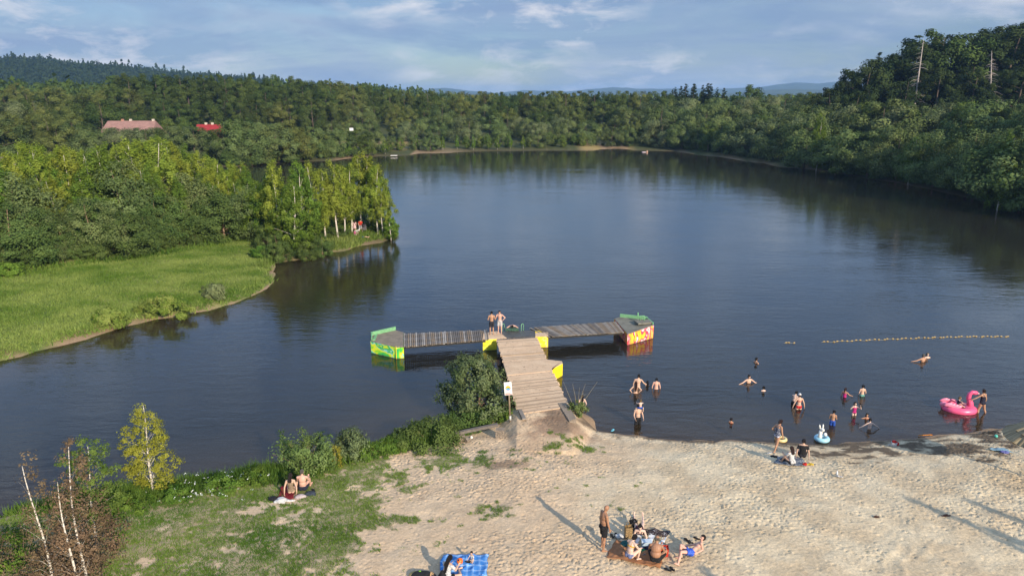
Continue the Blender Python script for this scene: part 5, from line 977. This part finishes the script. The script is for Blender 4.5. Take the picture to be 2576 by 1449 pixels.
# pontoon hulls: a plan polygon, a painted hull, a sandy deck, raised rails
def inset(poly,k):
    cx=sum(p[0] for p in poly)/len(poly);cy=sum(p[1] for p in poly)/len(poly); return [(cx+(p[0]-cx)*k,cy+(p[1]-cy)*k) for p in poly]
def paint(name,ramp,sc=1.1,dist=2.2,sw=(1,1,1),base=(.05,.05,.03)):
    t=NT(name); o=t.obj(); f=t.noise(t.mapping(o,sw),sc,3,.55,dist); col=t.ramp(f,ramp,'CONSTANT'); f2=t.noise(o,9,5,.7)
    sx=t.n('ShaderNodeSeparateXYZ'); t.l(o,sx.inputs[0]); col=t.mix(t.ramp(f2,[(.62,0),(.72,.35)]),col,base)
    col=t.mix(t.ramp(t.math('ADD',sx.outputs[2],t.math('MULTIPLY',f2,.08)),[(.06,.85),(.13,0)]),col,(.05,.045,.02)); t.pbsdf(col,.55,t.bump(f2,.006,.3)); return t.m
GRN=paint('green_mural',[(0,(.02,.24,.10)),(.38,(.05,.42,.07)),(.46,(.24,.54,.03)),(.505,(.58,.64,.02)),(.55,(.18,.52,.46)),(.575,(.05,.36,.09)),(.63,(.50,.62,.03))],.7,1.2)
RED=paint('red_mural',[(0,(.78,.55,.03)),(.38,(.60,.04,.06)),(.43,(.80,.52,.50)),(.455,(.60,.04,.10)),(.495,(.84,.40,.03)),(.53,(.82,.60,.04)),(.56,(.62,.04,.06)),(.605,(.80,.50,.50)),(.635,(.55,.14,.26))],.95,1.2,(1.1,1.1,.5))
YEL=paint('yellow_mural',[(0,(.50,.46,.02)),(.42,(.76,.64,.02)),(.50,(.58,.50,.02)),(.53,(.80,.70,.06)),(.66,(.55,.40,.02))],2.0,1.6)
ORA=paint('orange_mural',[(0,(.75,.42,.02)),(.42,(.80,.58,.03)),(.55,(.85,.60,.25)),(.60,(.80,.48,.02))],1.6,1.2)
YE2=paint('plain_yellow_paint',[(0,(.72,.52,.01)),(.45,(.80,.62,.015))],1.5,1.0)
GRAIL=pm('green_rail_paint',(.22,.50,.24),.6,.35,6,.1); PADECK=pm('worn_deck_sheet',(.30,.25,.19),.9,.4,2.5,.2,12); GYD=pm('grey_deck_sheet',(.27,.26,.21),.85,.45,1.7,.2,12)
def hullpart(e,poly,zt,hull,deck,taper=.93):
    zt=zt if isinstance(zt,list) else [zt]*len(poly)
    m=MB(); m.prism(inset(poly,taper),-.5,[z-.03 for z in zt],poly); m.build('hull',hull,e)
    m=MB(); m.prism(inset(poly,.985),[z-.027 for z in zt],[z+.012 for z in zt]); m.build('deck',deck,e)
# green pontoon at the left end
def P2(px,py,z=0): return P(px,py,z)[:2]
e=empty('pontoon',(0,0,0),0,'green and yellow painted pontoon with a muddy deck, left end of the pier','pontoon')
gp=[P2(1015.5,873,.85),P2(996.7,873.5,.85),P2(932,859,.87),P2(933.5,846,.9),P2(995,831,.9),P2(1015.5,836,.88)]
hullpart(e,gp,[.85,.85,.9,.95,.92,.88],GRN,PADECK,.985)
m=MB(); a=gp[3];b=gp[4]; m.bar((a[0],a[1],1.08),(b[0],b[1],1.06),.10,.26); m.bar((gp[2][0]+.10,gp[2][1]+.05,1.02),(gp[3][0]+.06,gp[3][1]-.05,1.1),.07,.2); c=lp((*a,0),(*b,0),.22); m.bar((c[0],c[1]-.1,.93),(c[0]+.05,c[1]-1.25,.95),.16,.12); m.build('rail',GRAIL,e)
m=MB(); m.bar((gp[1][0]-.012,gp[1][1]-.02,.0),(gp[1][0]-.012,gp[1][1]-.02,.93),.04); m.build('corner_post',YE2,e)
# red pontoon at the right end
e=empty('pontoon',(0,0,0),0,'red and orange painted pontoon with a grey deck, right end of the pier','pontoon')
rp=[P2(1579,841,.85),P2(1645,817.5,1.05),P2(1628,804.5,1.05),P2(1560,797.5,.98),P2(1545,801.5,.9)]
hullpart(e,rp,[.85,1.05,1.05,.98,.9],RED,GYD,.985)
m=MB(); a,b=rp[3],rp[2]; m.bar((a[0],a[1],1.10),(b[0],b[1],1.17),.09,.26); m.bar((b[0],b[1],1.15),(rp[1][0]-.06,rp[1][1]+.05,1.14),.07,.16); c=lp((*a,0),(*b,0),.66); m.bar((c[0],c[1],1.1),(c[0],c[1],1.52),.08); m.build('rail',GRAIL,e)
m=MB(); c=lp((*rp[1],0),(*rp[3],0),.33); m.box((c[0],c[1]-.35,1.16),(1.15,.75,.12),.25); m.build('hatch',GYD,e)
m=MB(); m.tube([(c[0]-.2,c[1]-.1,1.2),(c[0]-.2,c[1]-.1,1.55),(c[0]+.1,c[1]-.1,1.55),(c[0]+.1,c[1]-.1,1.2)],.05,6); m.build('bollard',GRAIL,e)
# centre pontoon carrying the crossing
e=empty('pontoon',(0,0,0),0,'yellow ended pontoon under the crossing where the walkway meets both arms','pontoon')
cp=[P2(1214.5,854,.86),P2(1250,852,.86),P2(1347,846.5,.86),P2(1379,846,.86),P2(1379,836,.86),P2(1346,829,.86),P2(1240,834,.86),P2(1216,840,.86)]
m=MB(); m.prism(inset(cp[0:2]+cp[6:],.995),-.5,.83); m.build('hull',YEL,e)
m=MB(); m.prism(inset(cp[2:6],.995),-.5,.83); m.build('hull',ORA,e)
m=MB(); m.prism([cp[0],cp[1],cp[6],cp[7]],.834,.885); dk=lp((*cp[1],0),(*cp[2],0),.25)[:2]; dk2=lp((*cp[6],0),(*cp[5],0),.12)[:2]; m.prism([cp[1],dk,dk2,cp[6]],.832,.88); m.prism([cp[2],cp[3],cp[4],lp((*cp[2],0),(*cp[5],0),.45)[:2]],.834,.883); m.build('deck',SW,e)
m=MB(); m.prism([dk,cp[2],cp[5],dk2],.82,[.872,.872,.80,.80]); m.build('wet_deck',WET,e)
# side pontoon half way along
e=empty('pontoon',(0,0,0),0,'plain yellow pontoon nose sticking out on the right side halfway along the walkway','pontoon')
mp=[P2(1376,908.5,DZ),P2(1366,929,DZ),P2(1386,928.5,DZ),P2(1415.5,913,DZ),P2(1414,908,DZ)]
mp=[lp(wr0,wr1,.60)[:2],lp(wr0,wr1,.44)[:2],P2(1386,928.5,DZ),P2(1415.5,913,DZ),P2(1414,908,DZ)]
hullpart(e,mp,DZ-.02,YE2,SW,.99)
# slatted arms
e=empty('gangway',(0,0,0),0,'weathered grey slatted gangway of loose boards, left arm of the pier','gangway')
la0,la1,lb0,lb1=P(1015.5,873,.86),P(1230,854,.88),P(1015.5,839.5,.86),P(1226,829.5,.88)
planks('slats',e,la0,la1,lb0,lb1,44,.885,.05,WG,.26,5,(),.07)
def beams(e,a0,a1,b0,b1):
    m=MB()
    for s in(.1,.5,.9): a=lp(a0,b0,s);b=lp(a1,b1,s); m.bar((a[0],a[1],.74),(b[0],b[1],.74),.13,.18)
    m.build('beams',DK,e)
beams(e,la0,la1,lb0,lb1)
e=empty('gangway',(0,0,0),0,'weathered grey slatted gangway of tight boards, right arm of the pier','gangway')
ra0,ra1,rb0,rb1=P(1379.5,847,.88),P(1570,836,.86),P(1330,824,.88),P(1550,809.5,.86)
planks('slats',e,ra0,ra1,rb0,rb1,42,.885,.05,WG[:3]+WG[:1],.2,6,(1,),.05); beams(e,ra0,ra1,rb0,rb1)
# green bathing platform with ladder hoops
c=P(1288,831,.80); e=empty('bathing_platform',c,0,'small green metal bathing platform with ladder hoops at the head of the pier','platform')
m=MB(); m.box((0,0,.10),(1.0,.45,.14)); m.build('platform',pm('green_metal',(.07,.17,.11),.5,.6,5,.2),e)
for sx in(-.72,.68):
    m=MB(); m.tube([(sx,.0,-1.0),(sx,.0,.38),(sx+.03,.06,.46),(sx+.12,.16,.46),(sx+.16,.2,.36),(sx+.16,.2,-1.0)],.022,6); m.build('ladder_hoop',GRAIL,e)
# concrete footing and planks at the root
e=empty('abutment',(0,0,0),0,'worn concrete corner block on the right where the walkway meets the sand','concrete block')
m=MB(); qb=[P2(1424,1012,.92),P2(1450,1052,.92),P2(1432,1058,.95),P2(1404,1014,.92)]; m.prism(qb,-.6,.93); m.build('block',CONC,e)
def plankobj(name,a,b,w,h,mat_,label,cat):
    m=MB(); m.bar(a,b,w,h); return tag(m.build(name,mat_),label,cat)
a=P(1308,1031,.98);b=P(1319,1054,1.0); plankobj('plank',a,b,.2,.07,WG[0],'short grey plank lying on the sand at the foot of the walkway','plank')
a=P(1146,1090,.95);b=P(1252,1068,1.05); plankobj('timber_beam',a,b,.17,.14,WG[2],'long brown timber beam along the top of the near bank beside the big willow','beam')
cz=P(1160,1096,.75); e=empty('stone_block',(cz[0],cz[1],cz[2]-.2),.2,'broken pale stone under the left end of the timber beam','stone'); m=MB(); m.box((0,0,.1),(.35,.3,.35),.1,.1); m.box((.25,-.22,.03),(.2,.3,.3),.5,.3); m.build('block',CONC,e)
cz=P(1246,1088,.85); e=empty('stone_block',(cz[0]+.25,cz[1]+.05,cz[2]-.25),-.1,'square pale block half buried under the right end of the timber beam','stone'); m=MB(); m.box((0,0,.2),(.45,.35,.45)); m.build('block',CONC,e)
# ------------------------------------------------------------------ bathing sign
b=P(1283.5,1052,.85); e=empty('warning_sign',b,0,'white bathing sign with a red ring, on a wooden post by the big willow','sign')
zt=atY(1278,992,b[1])[2]-b[2]; zt2=atY(1277,960,b[1])[2]-b[2]; LX=-.09; sh=zt2-zt
m=MB(); m.tube([(0,0,-.5),(LX*.9,.03,zt2-.12)],.045,8); m.build('post',woodmat('sign_post',(.30,.22,.14),(.17,.12,.08)),e)
m=MB(); m.tube([(0.001,0,-.1),(-.006,0,.14)],.062,8); m.build('post_foot',pm('grey_steel',(.5,.5,.48),.5),e)
bd=empty('board',(LX-.02,-.06,zt+sh/2),0); bd.parent=e; bd.rotation_euler=(0,math.radians(-4),0)
W_,H_=.40,sh
m=MB(); m.box((0,0,0),(W_,.02,H_)); m.build('panel',pm('white_sign_paint',(.78,.77,.74),.5,.06,3),bd)
def disc(r0,r1,z,y,m,a0=0,a1=2*PI,n=28):
    vs=[];fs=[]
    for i in range(n+1):
        a=a0+(a1-a0)*i/n
        vs+= [(r0*math.cos(a),y,z+r0*math.sin(a)),(r1*math.cos(a),y,z+r1*math.sin(a))]
    for i in range(n): fs.append((2*i,2*i+1,2*i+3,2*i+2))
    m.add(vs,fs)
zc=.02*H_/.6; R1=W_*.335
m=MB(); disc(R1*.84,R1,zc,-.0145,m); m.build('ring',pm('sign_red',(.62,.05,.03),.5,.05),bd)
m=MB(); disc(0.001,R1*.85,zc,-.0125,m,-.1,PI+.1); m.build('sun_field',pm('sign_yellow',(.85,.55,.02),.5,.05),bd)
m=MB(); disc(0.001,R1*.85,zc,-.0135,m,PI+.12,2*PI-.12)
m.build('water_field',pm('sign_blue',(.05,.38,.70),.5,.05),bd)
m=MB(); 
for p,q in [((-.065,.02),(-.01,.035)),((-.01,.035),(.05,.02)),((.05,.02),(.085,.03)),((-.01,.03),(.03,-.005)),((.03,-.005),(.08,-.02))]:
    m.bar((p[0],-.0165,zc+p[1]),(q[0],-.0165,zc+q[1]),.004,.014)
m.ell((-.028,-.0165,zc+.018),(.012,.003,.012),8,6); m.build('swimmer',pm('sign_black',(.02,.02,.02),.6),bd)
m=MB()
for row,(zz_,ww) in enumerate([(-.355,.56),(-.405,.80),(-.445,.80)]):
    x=-.42*W_
    r_=random.Random(row)
    while x<(-.42+ww)*W_:
        l_=r_.uniform(.03,.055); m.box((x+l_/2,-.0125,zz_*H_),(l_,.003,.021)); x+=l_+.006
m.build('lettering',pm('sign_red',(.62,.05,.03)),bd)
m=MB()
for zz_ in (.40,.355): m.box((0,-.0125,zz_*H_),(.30,.003,.010))
m.build('lettering',pm('sign_pink',(.65,.45,.40),.6),bd)
# ------------------------------------------------------------------ buoy lines
def buoys(pts_px,n,label):
    a=[P(*q) for q in pts_px]; e=empty('buoy_line',(0,0,0),0,label,'buoy line'); pts=[]
    for i in range(n*2+1):
        s=i/(n*2)*(len(a)-1); k=min(int(s),len(a)-2); q=lp(a[k],a[k+1],s-k); pts.append((q[0]+.05*math.sin(i*1.7),q[1]+.08*math.sin(i*.9),.0))
    m=MB(); m.tube(pts,.012,4); m.build('rope',pm('rope',(.35,.3,.2),.8),e)
    p0=MB(); p0.ell((0,0,0),(.095,.038,.038),10,6); me=p0.mesh('float',pm('buoy_yellow',(.42,.29,.11),.45,.15))
    for i in range(n):
        q=pts[i*2+1]; o=link('float',me,e,(q[0],q[1],.03)); o.rotation_euler=(0,0,random.uniform(-.3,.3))
buoys([(2066,861),(2200,855),(2330,850),(2440,847),(2541,847)],46,'long line of small yellow floats marking off the bathing water')
buoys([(1972,863.5),(2000,862)],3,'short piece of float line with three yellow floats, apart from the long one')
# ================================================================== BUSHES AND NEAR TREES
def bush(name,mat,x,y,h,R,n,ncl,size,label,cat='bush',prof=dome,rc=.3,lo=.0,shell=.5,droop=0,seed=1,flat=.8,stems=10,bk=B_TAN,scale=(1,1,1),rz=0,asp=None,cmesh=None):
    e=empty(name,(x,y,hz(x,y)-.05),rz,label,cat); e.scale=scale
    cm,Cc=crown_mesh('foliage',mat,h,R,prof,ncl,n,size,seed=seed,rc=rc,lo=lo,shell=shell,droop=droop,flat=flat); link('foliage',cm,e)
    m=MB(); r=random.Random(seed)
    for i in r.sample(range(len(Cc)),min(stems,len(Cc))):
        c=Vector(Cc[i]); m.tube([(c.x*.12,c.y*.12,-.3),(c.x*.45,c.y*.45,c.z*.55),tuple(c)],[.02*h/2,.014*h/2,.005],5,cap=False)
    m.build('stems',bk,e); return e
def zat(px,py,y): return atY(px,py,y)[2]
# big willow by the pier
bx,by=P2(1192,1040,.4); 
hh=zat(1200,882,by+1.0)-hz(bx,by)
bush('willow_bush',L['nearwillow'],bx,by+.3,hh,2.0,15000,240,.125,'big grey green willow bush growing at the water beside the walkway',prof=lambda v:(dome(v)*.95+.05)*(.55+.45*min(1,v/.35)),rc=.18,shell=.3,seed=4,stems=40,flat=1.5)
for px,py,top,R,lab,sd in [(1085,1118,1062,1.9,'dense dark nettle bank left of the timber beam',5),(1165,1070,1035,1.5,'low green nettles under the big willow bush',6),(1245,1050,1020,1.0,'low green weeds around the foot of the sign post',7),(1030,1112,1082,.9,'small nettle clump at the left end of the nettle bank',8)]:
    x,y=P2(px,py,.5); bush('nettle_bush',L['alder'] if sd!=7 else L['weed'],x,y,max(.4,zat(px,top,y)-hz(x,y)),R,int(4200*R),60,.105,lab,'bush',rc=.26,seed=sd,stems=6,scale=(1,.62,1))
x,y=P2(765,1195,.7); bush('willow_bush',L['shoots'],x,y+.5,zat(765,1104,y+.5)-hz(x,y),1.35,6500,110,.10,'bright green willow bush with upright shoots behind the sitting couple',prof=lambda v:.55+.5*v-.7*max(0,v-.75),rc=.18,seed=9,stems=40,flat=1.9)
x,y=P2(885,1158,.5); bush('willow_bush',L['greywillow'],x,y+.3,zat(880,1080,y+.3)-hz(x,y),1.25,5200,60,.10,'grey green willow bush at the waterline, right of the bright green one',prof=lambda v:(1-.75*v)*(.5+.5*min(1,v/.2)),rc=.28,seed=10,stems=18,flat=1.1)
x,y=P2(848,1172,.6); bush('mullein',L['yellow'],x,y,zat(847,1116,y)-hz(x,y),.30,900,26,.07,'tall yellow flowering plant between two willow bushes','plant',prof=lambda v:1-.6*v,rc=.4,seed=11,stems=4)
x,y=P2(1452,1052,.3); bush('reed_tuft',L['willow'],x,y+.1,.75,.55,1500,26,.10,'tuft of grey green reeds beside the concrete corner block','plant',rc=.3,seed=12,stems=8,flat=1.2)
m=MB(); r=random.Random(5)
for i in range(7): 
    a=r.uniform(-.7,1.0); m.tube([(x,y,.2),(x+a*.5,y+.2,1.0+r.uniform(0,.5)),(x+a*1.2,y+.3,1.5+r.uniform(0,.9))],[.014,.01,.004],4,cap=False)
tag(m.build('dry_stalks',pm('dry_stalk',(.30,.24,.13),.8)),'thin dry bent stalks standing in the reeds at the pier root','plant')
for px,py,top,R,mt,lab,sd in [(420,772,745,1.9,'lawn','low rounded bush on the lawn slope above the water',20),(272,798,774,1.3,'lawn','pale bush left of the rounded one on the lawn slope',21),(540,738,714,1.0,'greywillow','pale low bush near the corner of the lawn',22),(655,640,618,1.1,'weed','small leafy bush beside the path to the spit',23),(610,585,560,1.5,'weed','light green weeds where the lawn narrows at the grove',24),(20,705,662,1.4,'birchg','bright green bush at the left end of the grove edge',25)]:
    x,y=P2(px,py,.9); bush('bush',L[mt],x,y,max(.5,zat(px,top,y)-hz(x,y)),R,int(3000*R),50,.17,lab,'bush',rc=.28,seed=sd,stems=6,scale=(1,.75,1))
for px,py,top,R,lab,sd in [(560,1238,1196,.8,'low weed clump on the near bank among white flowers',30),(650,1215,1178,.75,'low weed clump left of the bright green willow bush',31),(430,1265,1222,.8,'leafy weeds at the foot of the yellow birch',32),(930,1150,1118,.8,'low weeds right of the grey green willow bush',33),(310,1290,1245,.9,'dark leafy weeds between the brown birches and the yellow birch',34),(980,1128,1106,.7,'low weeds at the left end of the nettle bank',35)]:
    x,y=P2(px,py,.6); bush('weed_clump',L['weed'],x,y,max(.3,zat(px,top,y)-hz(x,y)),R,2600,40,.085,lab,'plant',rc=.3,seed=sd,stems=6,scale=(1,.7,1))
# yellow birch
x,y=P2(388,1236,.6); g=hz(x,y); H=zat(382,1008,y)-g
cm,Cc=crown_mesh('crown',L['yellow'],H,1.12,lambda v:(math.sin(PI*min(1,v*.80+.20))**.8)*(1-.28*v)*1.1,150,9000,.078,seed=3,rc=.22,lo=.10,shell=.35)
e=empty('birch_tree',(x,y,g),0,'young yellow leaved birch with a white stem at the near bank','tree'); link('crown',cm,e); link('trunk',trunk_mesh('trunk',B_BIRCH,H,.055,Cc,30,3,top=.95,bend=.015,limb=.3),e)
# brown birches at the bottom left
for i,(pxb,pyb,pxt,pyt,Yb,R,lf,n,mt,lab) in enumerate([(122,1420,62,1135,21.6,.95,.075,2600,'brown','leftmost withered birch with a forked white top and few brown leaves'),
    (186,1440,160,1180,21.2,1.0,.075,3300,'brown','withered brown leaved birch with a slender stem, second from the left'),(213,1440,178,1085,21.8,1.1,.075,4200,'brown','tallest withered brown birch with a white stem, right of the others'),
    (252,1400,225,1098,24.2,.95,.09,5200,'poplar','green leaved birch behind the brown ones')]):
    xb,yb,_=atY(pxb,pyb,Yb); g=hz(xb,yb); xt,yt,zt_=atY(pxt,pyt,Yb+.25); H=zt_-g
    pr=(lambda v:(math.sin(PI*min(1,v*.86+.12))**.7)*(1-.45*v)) if i else (lambda v:(1-v)**.7*.9+.06)
    if i==3: pr=dome
    cm,Cc=crown_mesh('crown',L[mt],H,R,pr,140,n,lf,seed=40+i,rc=.24,lo=.02 if i<3 else .3,shell=.3)
    e=empty('birch_tree',(xb,yb,g),0,lab,'tree'); o=link('crown',cm,e,(0,.20 if i<3 else 0,0)); tm=trunk_mesh('trunk',B_BIRCH,H,.044,Cc,30,50+i,top=.93,bend=.012,limb=.16); o2=link('trunk',tm,e)
    a=math.atan2(xt-xb,H); e.rotation_euler=(0,a*.55,0)
for i,(px,py,R,h,lab) in enumerate([(60,1430,1.7,1.9,'brown withered bush at the foot of the leftmost birch'),(250,1385,1.25,1.7,'brown withered bush at the foot of the tallest brown birch'),(150,1449,1.4,1.6,'brown withered undergrowth in the bottom left corner')]):
    x,y=P2(px,py,1.0); bush('withered_bush',L['brown'],x,y,h*.7,R,2300,70,.08,lab,'bush',rc=.26,seed=60+i,stems=10)
x,y=P2(20,1420,1.0); bush('bush',L['weed'],x-.3,y+.3,1.1,1.0,3000,50,.09,'green bush in the lower left corner under the brown birches','bush',rc=.28,seed=66,stems=6)
# ================================================================== BUILDINGS BEYOND THE LAKE
TILE=pm('weathered_roof_tiles',(.36,.20,.165),.9,.3,1.2,.3,6); TRED=pm('red_roof_tiles',(.30,.02,.022),.7,.25,1.5,.2,6); WALL=pm('pale_render',(.52,.45,.36),.9,.15,1.5); GLS=pm('dark_glass',(.03,.035,.04),.15); CHM=pm('chimney_brick',(.40,.20,.14),.9)
def house(name,pxl,pxr,pyr,Yd,dep,roof,hr,label,chims,gable=.0):
    xl=atY(pxl,pyr,Yd)[0]; xr=atY(pxr,pyr,Yd)[0]; zr=atY((pxl+pxr)/2,pyr,Yd)[2]; xc=(xl+xr)/2; g=hz(xc,Yd); wd=(xr-xl)/2; ze=max(zr-hr,g+1.8)-g; zr-=g
    e=empty(name,(xc,Yd,g),.05,label,'house')
    m=MB(); m.prism([(-wd+.4,-dep/2+.4),(wd-.4,-dep/2+.4),(wd-.4,dep/2-.4),(-wd+.4,dep/2-.4)],-.5,ze); 
    for s in(-1,1): m.prism([(s*(wd-.42),-dep/2+.4),(s*(wd-.70),-dep/2+.4),(s*(wd-.70),dep/2-.4),(s*(wd-.42),dep/2-.4)],ze+.002,ze+.004,[(s*(wd-.42),-.05),(s*(wd-.70),-.05),(s*(wd-.70),.05),(s*(wd-.42),.05)]) if False else None
    m.build('wall',WALL,e)
    m=MB(); hip=gable*wd; vs=[(-wd,-dep/2,ze),(wd,-dep/2,ze),(wd,dep/2,ze),(-wd,dep/2,ze),(-wd+hip,0,zr),(wd-hip,0,zr)]; m.add(vs,[(0,1,5,4),(2,3,4,5),(1,2,5),(3,0,4),(0,3,2,1)]); rf=m.build('roof',roof,e)
    for s,c in chims: m=MB(); m.box((s*wd,.2,zr+.1),(.6,.55,.75)); m.build('chimney',c,rf)
    for k in range(max(2,int(wd/2))):
        xx=-wd+1.2+k*(2*wd-2.4)/max(1,int(wd/2)-1); m=MB(); m.box((xx,-dep/2+.37,ze*.55),(1.0,.1,1.2)); f=m.build('window',WALL if False else pm('white_frame',(.7,.7,.68),.6),e); m=MB(); m.box((xx,-dep/2+.33,ze*.55),(.8,.06,1.0)); m.build('pane',GLS,f)
    return e
house('house',266,397,304.5,212,11,TILE,3.9,'long house with a faded pinkish tile roof among trees on the left',[(-.35,CHM),(-.05,WALL),(.8,WALL)],.10)
house('house',494,558,313.5,210,9,TRED,4.6,'smaller house with a bright red roof and two pale chimneys',[(-.25,WALL),(.25,WALL)],.05)
house('house',-60,14,394,120,7,pm('brown_roof',(.16,.11,.09),.9),.9,'tan walled shed with a dark roof at the left edge of the picture',[],.05)
x,y,z=atY(884,326,236); g=hz(x,y); e=empty('billboard',(x,y,g),.15,'small white board on posts standing among the far shore bushes','sign'); m=MB(); m.box((0,0,z-g),(1.15,.12,.85)); m.build('panel',pm('white_board',(.75,.76,.78),.6),e)
for s in(-.5,.5): m=MB(); m.bar((s,.1,-.3),(s,.1,z-g),.12); m.build('post',B_DARK,e)
x,y=P2(991,393.5,.15); e=empty('jetty',(x,y,0),.1,'small white fishing jetty at the water edge of the far shore','jetty'); m=MB(); m.box((0,0,.35),(1.9,.9,.12)); m.build('deck',pm('white_boards',(.72,.70,.66),.7),e)
for sx in(-.8,.8):
    for sy in(-.35,.35): m=MB(); m.tube([(sx,sy,-1),(sx,sy,.3)],.06,6); m.build('leg',B_DARK,e)
# ================================================================== HAZE, SKY, SUN, CAMERA
hzm=bpy.data.materials.new('air'); hzm.use_nodes=True; nt=hzm.node_tree; nt.nodes.clear()
ho=nt.nodes.new('ShaderNodeOutputMaterial'); pv=nt.nodes.new('ShaderNodeVolumePrincipled')
pv.inputs['Color'].default_value=(.36,.61,1,1); pv.inputs['Density'].default_value=.00012; pv.inputs['Anisotropy'].default_value=.15
nt.links.new(pv.outputs[0],ho.inputs['Volume'])
m=MB(); m.box((0,3850,41.0),(10400,8000,90)); hb=m.build('haze',hzm); tag(hb,'thin pale blue summer haze over the lake and hills','haze',kind='stuff')
W=bpy.data.worlds.new('World'); SC.world=W; W.use_nodes=True; wt=W.node_tree; wt.nodes.clear()
class WT(NT):
    def __init__(s): s.t=wt; s.out=s.n('ShaderNodeOutputWorld')
t=WT(); SUN_EL=math.radians(22.9); SUN_AZ=math.atan2(.536,-.844)
sky=t.n('ShaderNodeTexSky'); sky.sky_type='NISHITA'; sky.sun_disc=False; sky.sun_elevation=SUN_EL; sky.sun_rotation=SUN_AZ
sky.air_density=1.0; sky.dust_density=.6; sky.ozone_density=2.5; sky.altitude=300
tc=t.n('ShaderNodeTexCoord').outputs['Generated']; sp=t.n('ShaderNodeSeparateXYZ'); t.l(tc,sp.inputs[0])
zc=t.math('ADD',t.math('MAXIMUM',sp.outputs[2],0.0),.055)
cb=t.n('ShaderNodeCombineXYZ'); t.l(t.math('DIVIDE',sp.outputs[0],zc),cb.inputs[0]); t.l(t.math('DIVIDE',sp.outputs[1],zc),cb.inputs[1])
hs=t.n('ShaderNodeHueSaturation'); hs.inputs['Saturation'].default_value=SKY_SAT; hs.inputs['Value'].default_value=1.0; t.l(sky.outputs[0],hs.inputs['Color'])
base=t.mix(1.0,hs.outputs[0],SKY_TINT,'MULTIPLY')
# broad veils of thin grey blue cloud, then small bright puffs
dv=lambda s,k,l: t.mapping(tc,(s,s,s*k),(0,0,0),l)
v1=t.noise(dv(3.2,3.4,(3.1,1.7,.4)),1.0,6,.58,.5)
veil=t.ramp(t.math('ADD',v1,t.math('MULTIPLY',sp.outputs[2],.30)),[(.40,0.0),(.68,1.0)])
col=t.mix(t.math('MULTIPLY',veil,.85),base,VEIL)
v3=t.noise(dv(2.6,5.0,(7.3,2.2,.1)),1.0,6,.6,.6)
shade=t.ramp(v3,[(.43,0.0),(.58,1.0)])
col=t.mix(t.math('MULTIPLY',shade,.62),col,SHADE)
v2=t.noise(dv(12.5,2.8,(1.3,5.7,.0)),1.0,6,.6,.3)
v4=t.noise(dv(3.0,2.5,(11.3,4.2,0)),1.0,3,.5)
puff=t.math('MULTIPLY',t.ramp(v2,[(.48,0.0),(.68,1.0)]),t.ramp(v4,[(.40,0.0),(.53,1.0)]))
col=t.mix(t.math('MULTIPLY',puff,.85),col,PUFF)
grad=t.ramp(sp.outputs[2],[(0,(.70,.755,.80)),(.115,(.69,.75,.80)),(.22,(.88,1.09,1.27)),(.6,(.85,1.06,1.27))]); col=t.mix(1.0,col,grad,'MULTIPLY')
bg=t.n('ShaderNodeBackground'); t.l(col,bg.inputs[0]); bg.inputs[1].default_value=SKY_STR; t.l(bg.outputs[0],t.out.inputs[0])
sl=bpy.data.lights.new('sun','SUN'); sl.energy=SUN_STR; sl.angle=math.radians(.5); sl.color=(1,.86,.68)
so=bpy.data.objects.new('sun',sl); COL.objects.link(so); so.location=(60,-90,80)
so.rotation_euler=Vector((-.536*math.cos(SUN_EL),.844*math.cos(SUN_EL),-math.sin(SUN_EL))).to_track_quat('-Z','Y').to_euler()
cam=bpy.data.cameras.new('camera'); co=bpy.data.objects.new('camera',cam); COL.objects.link(co); SC.camera=co
co.location=(0,0,CAMH); co.rotation_euler=(PI/2-PITCH,0,0); cam.sensor_width=36; cam.lens=36*FPX/2576; cam.clip_start=.5; cam.clip_end=12000
vs=SC.view_settings; vs.view_transform='Standard'; vs.look='None'; vs.gamma=1; vs.exposure=EXPO
cy=SC.cycles; cy.max_bounces=8; cy.diffuse_bounces=3; cy.glossy_bounces=3; cy.transmission_bounces=3; cy.transparent_max_bounces=8; cy.volume_bounces=1
cy.use_denoising=True; cy.sample_clamp_indirect=4
